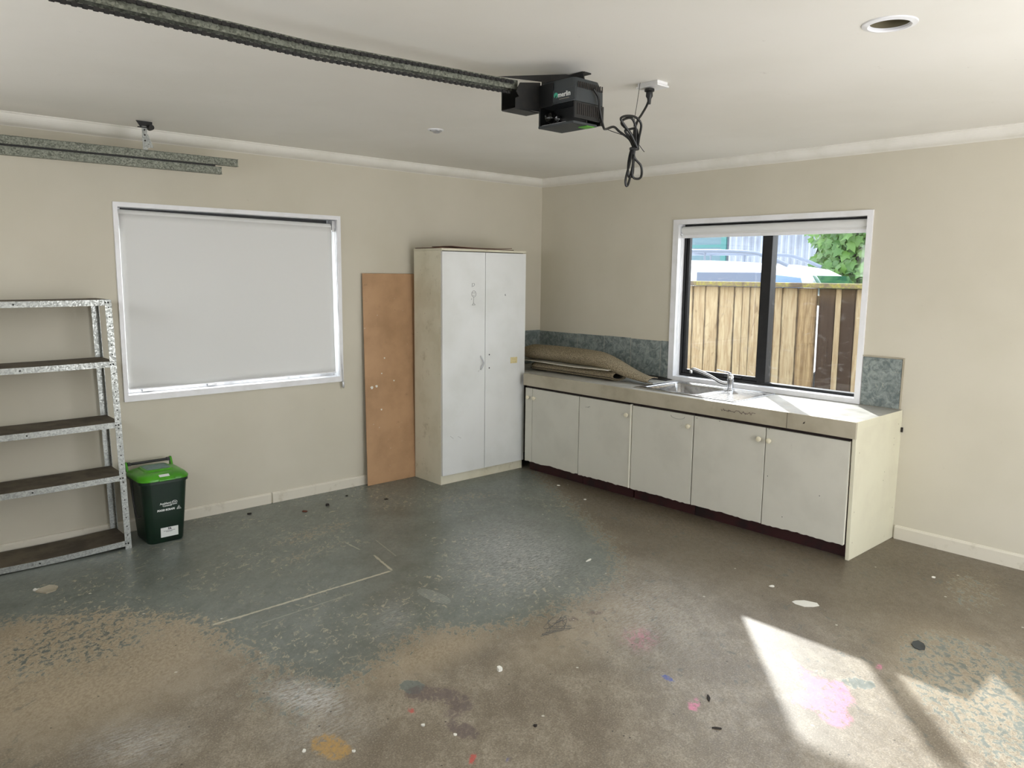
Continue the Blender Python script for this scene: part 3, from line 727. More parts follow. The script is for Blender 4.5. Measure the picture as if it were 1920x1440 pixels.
def upper(shrink):
    P = []
    for i in range(60):
        u = i/59; y = -.215-1.31*u; row = []
        s = min(max((u-.56)/.44, 0), 1); s = s*s*(3-2*s)
        zc = .945*(1-s)+.832*s+.004*math.sin(6*u); rx = .125*(1-s)+.075*s; rz = .061*(1-s)+.020*s; xc = -.33+.0*u-.0*s
        if u < .05: rz *= .72+.28*(u/.05); rx *= .85+.15*(u/.05)
        rx -= shrink; rz -= shrink
        for j in range(56):
            v = j/55; a = PI*1.45-v*2*PI*(1.0-.42*s); k = 1-.18*v*(1-s)
            x = xc+rx*k*math.cos(a)+.012*math.sin(5*u+a)*(1-s); z = zc+rz*k*math.sin(a)+.0025*math.sin(9*u+3*a)
            row.append((x, y+.010*math.sin(a*1.5)*(1 if u < .1 else 0), z))
        P.append(row)
    return P
obj('pile', MB().grid(upper(0)), 'carpet', cu, smooth=True, solid=.006)
obj('backing', MB().grid(upper(.0065)), 'backing', cu, smooth=True, solid=.003)
P = [[(-.47+.27*j/5, -.18-1.02*i/20, .879+.003*math.sin(i*.4)+.006*(j/5)) for j in range(6)] for i in range(21)]
tag(obj('vinyl_sheet', MB().grid(P), 'edge', loc=(-.34, -.7, .872), solid=.003), 'thin pale sheet sandwiched between the two carpet pieces', 'sheet')
P = [[(-.10+.085*j/4, -1.16-.30*i/8, .803+.004*math.sin(i*.7+j)+(.022*(1-i/8)*(j/4))) for j in range(5)] for i in range(9)]
tag(obj('underlay_scrap', MB().grid(P), 'backing', loc=(-.06, -1.3, .803), solid=.003), 'dark underlay scrap lying behind the draped carpet end by the tiles', 'underlay')

# ------------------------------------------------------------------ tall cupboard
cp = thing('tall_cupboard', 'tall white two-door cupboard standing in the corner', 'cupboard', (-1.0, -.24, 0))
x0, x1, yf, yb, zt = -1.4137, -.578, -.4177, -.066, 1.7676
obj('side_panel', MB().box(x0, x0+.016, yf+.019, yb, 0, zt-.017), 'creamside', cp, bevel=.001)
obj('side_panel', MB().box(x1-.016, x1, yf+.019, yb, 0, zt-.017), 'creamside', cp, bevel=.001)
obj('top_panel', MB().box(x0-.002, x1+.002, yf+.004, yb, zt-.0165, zt), 'creamside', cp, bevel=.001)
obj('back_panel', MB().box(x0+.0165, x1-.0165, yb-.004, yb, .07, zt-.017), 'creamside', cp)
obj('kickboard', MB().box(x0+.0165, x1-.0165, yf+.022, yf+.038, 0, .068), 'creamside', cp, bevel=.001)
obj('floor_panel', MB().box(x0+.0165, x1-.0165, yf+.022, yb-.005, .0685, .084), 'creamside', cp)
xm = -1.000
dl = obj('door', MB().box(x0+.002, xm-.002, yf, yf+.0175, .072, zt-.022), 'melamine', cp, bevel=.0012)
dr = obj('door', MB().box(xm+.002, x1-.001, yf, yf+.0175, .072, zt-.022), 'melamine', cp, bevel=.0012)
obj('handle', MB().tube(spline([(-1.046, yf-.001, .963), (-1.041, yf-.012, .945), (-1.033, yf-.022, .909), (-1.041, yf-.012, .873), (-1.046, yf-.001, .855)], 6), .0045, 8, flat=1.4), 'alu', dl, smooth=True, label='bowed silver bar handle')
for zz in (.966, .862): obj('handle_hole', MB().lathe((-.957, yf-.0004, zz), [(.006, .0003), (.004, -.0006)], 8, 'y'), 'blacksteel', dr)
obj('sticker', MB().box(-.735, -.662, yf-.0008, yf-.0002, .882, .930), 'sticker', dr, label='yellowed paper sticker remnant')
yy = yf-.0006; cx_ = -1.117
def L2(*p): return [(x, yy, z) for x, z in p]
circ = [(cx_+.002+.021*math.cos(a), yy, 1.435+.024*math.sin(a)) for a in [2*PI*i/18 for i in range(20)]]
stroke('pencil_drawing', [L2((-1.133, 1.487), (-1.131, 1.514)), L2((-1.133, 1.513), (-1.112, 1.514), (-1.108, 1.503), (-1.116, 1.494), (-1.127, 1.492)), circ,
   L2((-1.132, 1.444), (-1.102, 1.444)), L2((-1.125, 1.436), (-1.121, 1.436)), L2((-1.111, 1.436), (-1.107, 1.436)), L2((-1.126, 1.424), (-1.117, 1.419), (-1.108, 1.425)),
   L2((cx_, 1.41), (cx_-.001, 1.368)), L2((cx_-.022, 1.392), (cx_-.018, 1.402)), L2((cx_-.014, 1.352), (cx_, 1.368), (cx_+.014, 1.354)), L2((cx_-.016, 1.352), (cx_+.016, 1.352))], .0012, 'pencil', dl)
stroke('scuff_mark', [L2((-1.34, .372), (-1.31, .350)), L2((-1.265, .36), (-1.235, .342)), L2((-1.07, .84), (-1.058, .852))], .0008, 'pencil', dl)
stroke('scuff_mark', [L2((-.80, 1.42), (-.797, 1.432)), L2((-.795, 1.418), (-.79, 1.421))], .002, 'pencil', dr)
r_ = random.Random(5)
for i in range(10):
    yk, zk = r_.uniform(-.39, -.09), r_.uniform(.1, 1.7)
    obj('screw_head', MB().lathe((x0-.0002, yk, zk), [(.0035, 0), (.003, -.0007)], 8, 'x'), 'fascia', cp)
def sheetbox(name, label, x0, x1, y0, y1, z, dz, mat):
    mb = MB(); n = 10
    top_, bot = [], []
    for i in range(n+1):
        u = i/n; zz = z+dz*(u-.5)**2*4*.5; top_.append((x0+(x1-x0)*u, zz+.005)); bot.append((x0+(x1-x0)*u, zz))
    mb.prism(bot+top_[::-1], 'y', y0, y1)
    o = obj(name, mb, mat, loc=((x0+x1)/2, (y0+y1)/2, z)); return tag(o, label, 'board')
sheetbox('hardboard_offcut', 'lower dark hardboard offcut on top of the tall cupboard', -1.425, -.70, -.405, -.10, zt+.0005, .0, 'darkboard')
sheetbox('hardboard_offcut', 'upper warped reddish hardboard strip on top of the tall cupboard', -1.30, -.715, -.40, -.14, zt+.0062, .016, 'darkboard')

# leaning hardboard sheet
lb = MB().box(-1.840, -1.22, -.004, 0, 0, 1.58)
lb.xf(lambda x, y, z: (x-.004*(1-z), y-.058+.042*z/1.58, z))
o = obj('hardboard_sheet', lb, 'hardboard', loc=(-1.6, -.04, 0), bevel=.001, seg=1); tag(o, 'tall brown hardboard sheet leaning on the wall left of the cupboard', 'board')
for (px_, pz_, r__) in ((-1.784, .738, .012), (-1.743, .745, .010), (-1.667, .952, .006), (-1.695, .838, .005), (-1.588, .775, .006), (-1.706, .565, .007)):
    ang = [2*PI*i/7 for i in range(7)]; yq = -.0625+.042*pz_/1.58
    mbq = MB().prism([(px_+r__*math.cos(a)*(1+.3*math.sin(3*a)), pz_+r__*math.sin(a)) for a in ang], 'y', yq-.0006, yq+.001)
    q = obj('paint_spot', mbq, 'chip', o)

# ------------------------------------------------------------------ steel shelving
sh = thing('shelving_unit', 'galvanised steel shelving unit with five brown shelves against left wall', 'shelf', (-4.04, -.17, 0))
def lean(x, y, z): return (x-.020*(z-.70), y, z)
SXL, SXR, SYF, SYB, SHT = -4.50, -3.590, -.315, -.030, 1.424
def post(xr, yr, sx, sy):
    """L-angle post with bolt holes as dark discs; sx/sy give leg directions"""
    mb = MB(); wv, th = .034, .0022
    mb.box(min(xr, xr+sx*wv), max(xr, xr+sx*wv), min(yr, yr+sy*th), max(yr, yr+sy*th), 0, SHT)
    mb.box(min(xr, xr+sx*th), max(xr, xr+sx*th), min(yr+sy*th, yr+sy*wv), max(yr+sy*th, yr+sy*wv), 0, SHT)
    p = obj('post', mb.xf(lean), 'galv', sh)
    hb = MB()
    for i in range(27):
        z = .03+i*.052; xx = xr+sx*wv*.5; y0_ = yr-sy*.0006
        hb.lathe((xx, y0_, z), [(.0038, 0), (.0036, sy*.0004)], 8, 'y'); 
        hb.lathe((xr-sx*.0006, yr+sy*wv*.55, z), [(.0038, 0), (.0036, sx*.0004)], 8, 'x')
        hb.lathe((xr+sx*(th+.0006), yr+sy*wv*.55, z), [(.0038, 0), (.0036, -sx*.0004)], 8, 'x')
    obj('bolt_holes', hb.xf(lean), 'darkscrap', p, kind='stuff')
post(SXR, SYF, -1, 1); post(SXL, SYF, 1, 1); post(SXR, SYB, -1, -1); post(SXL, SYB, 1, -1)
for i, z in enumerate((1.395, 1.055, .712, .405, .020)):
    nsag = 16; P = []
    sag = .012 if i == 4 else .004
    def zz(u): return z-sag*math.sin(PI*u)
    a_, b_ = SXL+.003, SXR-.003
    top_ = MB(); lipf = MB(); 
    us = [k/nsag for k in range(nsag+1)]
    prof = [(a_+(b_-a_)*u, zz(u)+.0295) for u in us]+[(a_+(b_-a_)*u, zz(u)+.0275) for u in us[::-1]]
    top_.prism(prof, 'y', SYF+.004, SYB-.004)
    s_ = obj('shelf_board', top_.xf(lean), 'shelftop', sh)
    for ya_, yb_ in ((SYF+.0025, SYF+.0045), (SYB-.0045, SYB-.0025)):
        prof = [(a_+(b_-a_)*u, zz(u)+.030) for u in us]+[(a_+(b_-a_)*u, zz(u)-.002) for u in us[::-1]]
        lipf.prism(prof, 'y', ya_, yb_)
    for xa_, xb_ in ((a_, a_+.002), (b_-.002, b_)): lipf.box(xa_, xb_, SYF+.005, SYB-.005, z-.002, z+.027)
    obj('lip', lipf.xf(lean), 'galv', s_)
    bl = MB()
    for xb_ in (-.030, -.46, -.88):
        bl.lathe((SXR+xb_, SYF+.002, zz((SXR+xb_-a_)/(b_-a_))+.014), [(.0045, 0), (.004, -.003), (.001, -.004)], 8, 'y')
    bl.lathe((SXR-.017, SYF-.001, z+.014), [(.005, 0), (.0045, -.003), (.001, -.004)], 8, 'y')
    obj('bolts', bl.xf(lean), 'blacksteel', s_, kind='stuff')

# ------------------------------------------------------------------ food scraps bin
bn = thing('food_scraps_bin', 'dark green food scraps bin with lime green lid beside shelving', 'bin', (-3.385, -.245, 0))
bcx, bcy = -3.388, -.225
def rr(cx, cy, hx, hy, r, z): return rrect(cx-hx, cx+hx, cy-hy, cy+hy, r, z, 5)
rings = [rr(bcx, bcy, .098, .112, .035, 0), rr(bcx, bcy, .104, .118, .04, .012), rr(bcx, bcy, .118, .132, .045, .20), rr(bcx, bcy, .130, .143, .05, .362), rr(bcx, bcy, .139, .152, .055, .364), rr(bcx, bcy, .139, .152, .055, .380)]
obj('body', MB().loft(rings), 'greenbin', bn, smooth=True)
rings = [rr(bcx, bcy, .142, .154, .06, .381), rr(bcx, bcy, .142, .154, .06, .392), rr(bcx, bcy, .130, .142, .065, .408), rr(bcx, bcy, .100, .110, .05, .419), rr(bcx, bcy+.02, .085, .085, .03, .420), rr(bcx, bcy+.02, .078, .078, .03, .428)]
lid = obj('lid', MB().loft(rings), 'greenlid', bn, smooth=True, label='lime green lid')
obj('lid_sticker', MB().loft([rr(bcx+.0, bcy+.022, .066, .062, .008, .4282), rr(bcx, bcy+.022, .066, .062, .008, .4290)]), 'bluesticker', lid)
obj('latch', MB().prism([(bcy-.120, .402), (bcy-.158, .378), (bcy-.162, .384), (bcy-.150, .404), (bcy-.128, .414)], 'x', bcx-.040, bcx+.052), 'greenlid', lid, bevel=.004)
obj('latch_sticker', MB().prism([(bcy-.1305, .4135), (bcy-.1515, .4045), (bcy-.1520, .4052), (bcy-.1310, .4142)], 'x', bcx-.034, bcx+.022), 'inkwhite', lid)
# carry handle behind and hinge
yh = bcy+.145
mb = MB().tube([(bcx-.110, yh, .436), (bcx+.110, yh, .436)], .008, 10)
for s_ in (-1, 1): mb.box(bcx+s_*.112-.008, bcx+s_*.112+.008, yh-.012, yh+.012, .428, .446)
obj('handle', mb, 'blackpl', bn)
mb = MB()
for s_ in (-1, 1): mb.prism([(yh-.03, .395), (yh+.015, .395), (yh+.015, .450), (yh-.002, .450)], 'x', bcx+s_*.128-.006, bcx+s_*.128+.006)
obj('hinge_lug', mb, 'greenlid', lid, bevel=.002, kind='stuff')
mb = MB()
mb.box(bcx+.140, bcx+.147, bcy-.03, bcy+.01, .30, .372)
mb.tube(spline([(bcx-.140, bcy+.01, .37), (bcx-.150, bcy-.04, .25), (bcx-.142, bcy-.06, .17), (bcx-.118, bcy-.07, .168)], 6), .0045, 8)
obj('bail_handle', mb, 'blackpl', bn, kind='stuff')
# lettering on the front (front face leans outward with height)
def fy(z): return bcy-.118-(z-.012)*.0735-.0012
ydir = (0, -.0735, 1); zt_ = .235
def btext(s, size, x, z, bold=0, mat='inkwhite', sh=0): text('lettering', s, size, (x, fy(z)-.0002, z), (1, 0, 0), ydir, mat, bn, bold=bold)
btext('Auckland', .0165, bcx-.006, .2400, .0004); btext('Council', .0165, bcx+.004, .2260, .0004)
btext('FOOD SCRAPS', .0150, bcx-.003, .2000, .0010)
def bline(pts, r=.0011, mat='inkwhite'):
    stroke('emblem', [[(x, fy(z)-.0003, z) for x, z in l] for l in pts], r, mat, bn)
ax = bcx+.046
bline([[(ax-.016+.016*(1-math.cos(a)), .238+.012*math.sin(a)) for a in [PI*i/12 for i in range(13)]]+[(ax-.016, .238)], [(ax-.012, .242), (ax-.004, .247), (ax+.003, .241), (ax+.010, .246)], [(ax-.014, .231), (ax+.014, .231)], [(ax-.014, .2275), (ax+.014, .2275)]])
rx_, rz_ = bcx+.070, .202
bline([[(rx_-.012, rz_-.008), (rx_, rz_+.012), (rx_+.012, rz_-.008), (rx_-.012, rz_-.008)], [(rx_-.004, rz_-.004), (rx_, rz_+.003), (rx_+.004, rz_-.004)]], .0015)
def fr(x, z, o=0.0): return (x, fy(z)-o, z)
def bquad(name, x0, x1, z0, z1, o, mat, parent):
    n = 4; mb = MB(); k = [(x0, z0), (x1, z0), (x1, z1), (x0, z1)]
    mb.loft([[fr(x, z, o) for x, z in k], [fr(x, z, o+.0006) for x, z in k]]); return obj(name, mb, mat, parent)
stq = bquad('address_label', bcx-.036, bcx+.063, .034, .092, .0002, 'inkwhite', bn)
text('lettering', '7A', .017, (bcx+.014, fy(.082)-.0012, .082), (1, 0, 0), ydir, 'inkdark', stq, bold=.0008)
text('lettering', '184 METAL SOUND', .0075, (bcx+.034, fy(.083)-.0012, .083), (1, 0, 0), ydir, 'inkdark', stq) if False else None
bq = MB()
for zq, wq in ((.0705, .034), (.0645, .020)):
    for i in range(int(wq*2/.006)):
        xx = bcx+.014-wq+i*.006
        k = [(xx, zq-.0014), (xx+.0042, zq-.0014), (xx+.0042, zq+.0014), (xx, zq+.0014)]; bq.loft([[fr(a, b, .0008) for a, b in k], [fr(a, b, .0012) for a, b in k]])
obj('small_print', bq, 'inkdark', stq)

# ------------------------------------------------------------------ garage door track (two stacked rails)
tr = thing('garage_door_track', 'pair of weathered galvanised garage door rails hung below the ceiling', 'rail', (-4.0, -.30, 2.2))
def track(z0, xe, name):
    h, wdt = .042, .030; y = -.30; c = [(y+wdt, z0), (y+wdt, z0+h), (y, z0+h), (y, z0+h-.006), (y+.002, z0+h-.006), (y+.002, z0+h-.002), (y+wdt-.002, z0+h-.002), (y+wdt-.002, z0+.002), (y-.006, z0+.002), (y-.006, z0)]
    # side web facing the room
    mb = MB().box(XW+.1, xe, y, y+.0025, z0, z0+h).box(XW+.1, xe, y+.0025, y+wdt, z0+h-.0025, z0+h).box(XW+.1, xe, y+.0025, y+wdt, z0, z0+.0025).box(XW+.1, xe, y-.008, y, z0, z0+.0025).box(XW+.1, xe, y-.008, y, z0+h-.0025, z0+h)
    mb.box(XW+.1, xe, y+wdt-.002, y+wdt, z0+.0025, z0+.010)
    mb.xf(lambda x, y_, z: (x, y_, z-.004*(x+2.86)/1.2*-1*0+z*0-(-2.86-x)*.004))
    o = obj(name, mb, 'galvdark', tr)
    obj('rivet', MB().lathe((xe-.02, y-.0005, z0+.02), [(.004, 0), (.003, -.002)], 8, 'y'), 'galv', o)
track(2.206, -2.855, 'upper_rail'); track(2.153, -2.955, 'lower_rail')
obj('gap_shade_strip', MB().box(XW+.1, -2.99, -.296, -.285, 2.178, 2.212), 'blacksteel', tr)  # black strip added for the shaded gap between the rails
mb = MB().box(-3.392, -3.366, -.304, -.300, 2.245, 2.372).prism([(-3.366, 2.258), (-3.334, 2.262), (-3.360, 2.33), (-3.366, 2.33)], 'y', -.30, -.298)
hg = obj('hanger_strap', mb, 'galv', tr)
obj('strap_holes', MB().lathe((-3.379, -.3045, 2.352), [(.005, 0), (.0045, -.001)], 8, 'y').lathe((-3.379, -.3045, 2.325), [(.005, 0), (.0045, -.001)], 8, 'y').lathe((-3.379, -.3045, 2.295), [(.005, 0), (.0045, -.001)], 8, 'y'), 'darkscrap', hg)
mb = MB().box(-3.415, -3.335, -.318, -.300, 2.362, 2.366).prism([(-3.42, 2.399), (-3.335, 2.399), (-3.335, 2.362), (-3.350, 2.355), (-3.40, 2.37)], 'y', -.300, -.296)
mb.tube([(-3.350, -.335, 2.365), (-3.350, -.295, 2.365)], .014, 10)
obj('ceiling_bracket', mb, 'blacksteel', tr)

# ------------------------------------------------------------------ garage door opener
OY = -2.62
op = thing('garage_door_opener', 'black garage door opener motor hanging from ceiling on steel rail', 'opener', (-2.56, -2.75, 2.3))
# housing
def taper_box(x0, x1, y0, y1, z0, z1, inx=.0, iny=.0):
    return MB().loft([rrect(x0+inx, x1-inx, y0+iny, y1-iny, .012, z0, 3), rrect(x0, x1, y0, y1, .014, z0+.05, 3), rrect(x0, x1, y0, y1, .014, z1-.04, 3), rrect(x0+.004, x1-.02, y0+.01, y1-.01, .014, z1, 3)])
hs = obj('housing', taper_box(-2.635, -2.470, -2.850, -2.655, 2.240, 2.328), 'greypl', op, smooth=True, bevel=.002)
# lower lamp compartment: open towards the camera side (-x), clear lens
mb = MB().box(-2.635, -2.470, -2.850, -2.842, 2.178, 2.239).box(-2.635, -2.470, -2.663, -2.655, 2.168, 2.239).box(-2.480, -2.470, -2.842, -2.663, 2.168, 2.239)
lampc = obj('lamp_compartment', mb, 'blackpl', op, bevel=.001)
obj('bottom_cover', MB().box(-2.640, -2.505, -2.848, -2.658, 2.158, 2.1675), 'greypl', op, bevel=.002)
obj('green_button_panel', MB().box(-2.560, -2.515, -2.846, -2.800, 2.1555, 2.158), 'greenlid', op)
lb_ = obj('light_bulb', MB().lathe((-2.605, -2.700, 2.200), [(.010, .030), (.012, .020), (.021, .006), (.024, -.008), (.020, -.022), (.008, -.030)], 18, 'x'), 'bulbglass', op, smooth=True)
obj('bulb_cap', MB().lathe((-2.580, -2.700, 2.200), [(.011, .03), (.013, .02), (.013, .004), (.010, 0)], 14, 'x'), 'chrome', lb_, smooth=True)
obj('compartment_back', MB().box(-2.560, -2.556, -2.842, -2.663, 2.168, 2.239), 'blackpl', lampc)
obj('reflector', MB().box(-2.632, -2.57, -2.80, -2.67, 2.1678, 2.170), 'alu', lampc)
obj('front_cover', MB().box(-2.6385, -2.6352, -2.7345, -2.657, 2.236, 2.322), 'blackpl', op, bevel=.001)
# logo plate on the -x face
lp = obj('logo_plate', MB().box(-2.6385, -2.6352, -2.852, -2.735, 2.246, 2.292), 'greypl', op, bevel=.001)
text('lettering', 'merlin', .026, (-2.6389, -2.796, 2.270), (0, -1, 0), (0, 0, 1), 'inkwhite', lp, bold=.0004)
mb = MB(); cc = (-2.752, 2.271); rO = .0105
mb.prism([(cc[0]+rO*math.cos(a), cc[1]+rO*math.sin(a)) for a in [2*PI*i/20 for i in range(20)]], 'x', -2.6392, -2.6384); obj('emblem', mb, 'tealink', lp)
mb = MB().prism([(cc[0]+.006, cc[1]-.010), (cc[0]+.001, cc[1]-.001), (cc[0]-.004, cc[1]+.002), (cc[0]-.003, cc[1]-.006), (cc[0]+.000, cc[1]-.0105)], 'x', -2.6394, -2.6391); obj('emblem_notch', mb, 'blackpl', lp)
obj('tagline', MB().box(-2.6390, -2.6384, -2.823, -2.770, 2.2535, 2.2550), 'fascia', lp)
# vent slots on the -y face
vm = MB()
for i in range(13):
    xx = -2.620+i*.0112
    vm.box(xx, xx+.005, -2.8515, -2.8498, 2.192, 2.232); vm.box(xx, xx+.005, -2.8495, -2.8470, 2.300, 2.330) if False else None
obj('lower_vents', vm, 'darkscrap', op)
vm = MB()
for i in range(13):
    xx = -2.620+i*.0112; vm.box(xx, xx+.005, -2.8515, -2.8495, 2.290, 2.312)
obj('upper_vents', vm, 'darkscrap', op)
# chassis plate towards the rail
mb = MB().prism([(-2.632, 2.224), (-2.735, 2.222), (-2.762, 2.218), (-2.762, 2.258), (-2.745, 2.266), (-2.760, 2.284), (-2.740, 2.318), (-2.632, 2.335)], 'y', -2.659, -2.655).box(-2.762, -2.632, -2.579, -2.575, 2.222, 2.318).box(-2.762, -2.632, -2.655, -2.579, 2.219, 2.223)
obj('chassis', mb, 'blacksteel', op)
mb = MB().prism([(-2.500, 2.326), (-2.700, 2.326), (-2.730, 2.345), (-2.715, 2.399), (-2.480, 2.399), (-2.480, 2.345)], 'x', -2.452, -2.446)
mb.box(-2.446, -2.405, -2.720, -2.480, 2.394, 2.399).prism([(-2.86, 2.318), (-2.446, 2.352), (-2.446, 2.392), (-2.50, 2.388), (-2.80, 2.33)], 'y', -2.668, -2.664).box(-2.62, -2.46, -2.78, -2.66, 2.326, 2.334)
obj('ceiling_bracket', mb, 'blacksteel', op)
# rail and chain
def rz(x): return 2.296-.030*max(0, min(1, (-2.72-x)/.87))+.010*max(0, (-3.6-x)/1.0)
N_ = 24; P0 = -2.735; P1 = XW+.02
def along(x0, x1, n, f):
    for i in range(n): yield x0+(x1-x0)*i/(n-1)
prof = [(-.018, 0), (-.018, .034), (.018, .034), (.018, 0), (.016, 0), (.016, .032), (-.016, .032), (-.016, 0)]
rings = []
for x in [P0, -3.2, -3.6, -4.2, P1]: rings.append([(x, OY+u, rz(x)+v) for u, v in prof])
obj('rail', MB().loft(rings), 'galvdark', op)
def chain(yc, dz):
    mb = MB(); x = -2.77; i = 0
    while x > -4.62:
        z = rz(x)+dz
        if i % 2 == 0: mb.box(x-.0085, x+.0045, yc-.0042, yc-.0028, z-.0055, z+.0055).box(x-.0085, x+.0045, yc+.0028, yc+.0042, z-.0055, z+.0055)
        else: mb.box(x-.0085, x+.0045, yc-.0026, yc-.0014, z-.0040, z+.0040).box(x-.0085, x+.0045, yc+.0014, yc+.0026, z-.0040, z+.0040)
        mb.tube([(x-.007, yc-.0046, z), (x-.007, yc+.0046, z)], .0040, 6)
        x -= .0127; i += 1
    o = obj('chain', mb, 'blacksteel', op, kind='stuff')
chain(OY-.026, .022); chain(OY-.006, -.012)

# power cord bundle
cd = thing('power_cord', 'black power cord tied in loops hanging between opener and ceiling socket', 'cord', (-2.22, -2.79, 2.2))
yc = -2.80
def cp3(pts, y=yc): return [(p[0], y+(p[2] if len(p) > 2 else 0), p[1]) for p in pts]
cr = .0050
mb = MB()
mb.tube(spline([(-2.545, -2.862, 2.292), (-2.520, -2.866, 2.262), (-2.510, -2.866, 2.215), (-2.470, -2.85, 2.165), (-2.42, -2.82, 2.166), (-2.35, -2.80, 2.186), (-2.30, -2.79, 2.175), (-2.235, -2.79, 2.152), (-2.205, -2.79, 2.120)], 8), cr, 10)
mb.tube(spline([(-2.118, -2.795, 2.365), (-2.118, -2.795, 2.335), (-2.128, -2.79, 2.302), (-2.160, -2.79, 2.262), (-2.187, -2.79, 2.230), (-2.205, -2.79, 2.180), (-2.210, -2.79, 2.120)], 8), cr, 10)
loops = [
 [(-2.215, 2.118), (-2.26, 2.165), (-2.315, 2.205), (-2.325, 2.222), (-2.29, 2.235), (-2.235, 2.238), (-2.195, 2.215), (-2.205, 2.16), (-2.212, 2.118)],
 [(-2.212, 2.118), (-2.25, 2.170), (-2.31, 2.200), (-2.30, 2.220), (-2.25, 2.232), (-2.222, 2.20), (-2.218, 2.15), (-2.210, 2.118)],
 [(-2.210, 2.118), (-2.24, 2.150), (-2.28, 2.178), (-2.255, 2.188), (-2.215, 2.196), (-2.200, 2.18), (-2.206, 2.118)],
 [(-2.212, 2.118), (-2.205, 2.080), (-2.160, 2.050), (-2.155, 2.010), (-2.180, 1.995), (-2.215, 2.004), (-2.214, 2.06), (-2.206, 2.118)],
 [(-2.212, 2.118), (-2.226, 2.060), (-2.250, 1.990), (-2.246, 1.962), (-2.232, 1.972), (-2.212, 2.030), (-2.200, 2.075), (-2.206, 2.118)],
 [(-2.210, 2.118), (-2.225, 2.070), (-2.228, 2.020), (-2.215, 1.998), (-2.196, 2.02), (-2.196, 2.07), (-2.206, 2.118)]]
for i, l in enumerate(loops): mb.tube(spline(cp3(l, yc+.007*(i-2.5)), 7), cr, 8)
obj('cable', mb, 'blackpl', cd, smooth=True)
obj('cable_tie', MB().lathe((-2.209, -2.797, 2.116), [(.020, -.005), (.021, 0), (.020, .005)], 14), 'blackpl', cd, smooth=True)
obj('plug', MB().lathe((-2.118, -2.795, 2.372), [(.021, 0), (.021, -.010), (.014, -.013), (.015, -.030), (.009, -.040), (.007, -.062)], 16), 'blackpl', cd, smooth=True)
wr = thing('thin_wire', 'thin dark wires trailing from opener to ceiling beside the cord', 'wire', (-2.3, -2.78, 2.25))
obj('strand', MB().tube(spline([(-2.468, -2.77, 2.215), (-2.36, -2.775, 2.178), (-2.20, -2.78, 2.158), (-2.12, -2.78, 2.115)], 6), .0016, 5), 'blackpl', wr)
obj('strand', MB().tube(spline([(-2.145, -2.765, 2.398), (-2.165, -2.77, 2.32), (-2.188, -2.775, 2.235), (-2.20, -2.78, 2.17)], 6), .0013, 5), 'blackpl', wr)
so = thing('ceiling_socket', 'white power socket fixed to ceiling right of the opener', 'socket', (-2.09, -2.79, 2.4))
obj('faceplate', MB().box(-2.135, -2.055, -2.850, -2.735, 2.378, 2.386), 'white', so, bevel=.002)
obj('mounting_block', MB().box(-2.130, -2.060, -2.845, -2.740, 2.386, 2.4), 'white', so, bevel=.001)

# downlights
dl_ = thing('downlight', 'large empty recessed downlight ring in the right ceiling', 'downlight', (*DL, H), 'ceiling downlights')
obj('ring', MB().lathe((*DL, H), [(.060, .004), (.060, -.004), (.066, -.008), (.082, -.004), (.084, -.0004), (.060, -.0002)], 40), None, dl_, smooth=True) if False else None
mb = MB(); c40 = lambda r, h: [(DL[0]+r*math.cos(2*PI*i/40), DL[1]+r*math.sin(2*PI*i/40), H+h) for i in range(40)]
mb.loft([c40(.060, .003), c40(.0605, -.004), c40(.066, -.008), c40(.082, -.004), c40(.084, -.0004)], cap=False)
obj('ring', mb, 'white', dl_, smooth=True)
mb = MB().loft([c40(.0605, .001), c40(.058, .05), c40(.055, .11)], cap=False); mb.f.append(tuple(range(80, 120)))
M['can'] = plain('olive_can_interior', srgb(104, 96, 72), .7)
obj('can', mb, 'can', dl_, smooth=True)
D2 = (-2.094, -1.255)
dl_ = thing('downlight', 'small white gimbal downlight in the far ceiling', 'downlight', (*D2, H), 'ceiling downlights')
c2_ = lambda r, h: [(D2[0]+r*math.cos(2*PI*i/32), D2[1]+r*math.sin(2*PI*i/32), H+h) for i in range(32)]
obj('ring', MB().loft([c2_(.034, -.001), c2_(.036, -.006), c2_(.046, -.004), c2_(.048, -.0003)], cap=False), 'white', dl_, smooth=True)
obj('lamp', MB().lathe((*D2, H-.002), [(.033, .0015), (.031, -.006), (.016, -.016), (.006, -.018)], 20).xf(lambda x, y, z: (x+.006, y, z)), 'alu', dl_, smooth=True)

# ------------------------------------------------------------------ floor debris
def scrap(name, label, cat, x, y, r, h, mat, seed, group=None, el=1.0, ang=0):
    q = random.Random(seed); n = 8; mb = MB(); lo, hi = [], []
    for i in range(n):
        a = 2*PI*i/n; k = r*q.uniform(.65, 1.15); u, v = k*math.cos(a)*el, k*math.sin(a)
        px, py = x+u*math.cos(ang)-v*math.sin(ang), y+u*math.sin(ang)+v*math.cos(ang)
        z = q.uniform(0, h*.5); lo.append((px, py, .0004+z*.3)); hi.append((px, py, .0008+z+h*.5))
    mb.loft([lo, hi]); return tag(obj(name, mb, mat, loc=(x, y, 0)), label, cat, group)
scrap('torn_card', 'torn piece of pale card on the floor in front of the shelving', 'card', -4.075, -.672, .045, .010, 'fascia', 1, el=1.3, ang=.6)
scrap('plaster_chip', 'small white plaster crumbs beside the torn card', 'chip', -4.12, -.64, .014, .008, 'chip', 2)
scrap('plaster_chip', 'white plaster chip alone in the middle of the bare concrete', 'chip', -2.901, -2.749, .014, .018, 'chip', 3)
scrap('plaster_chip', 'white chip on floor nearest the yellow paint stain', 'chip', -3.62, -2.83, .007, .006, 'chip', 4)
scrap('plaster_chip', 'white chip on floor left of the yellow paint stain', 'chip', -3.745, -2.72, .007, .006, 'chip', 5)
scrap('plaster_chip', 'white chip lying left of the purple stain', 'chip', -3.36, -2.86, .008, .006, 'chip', 6)
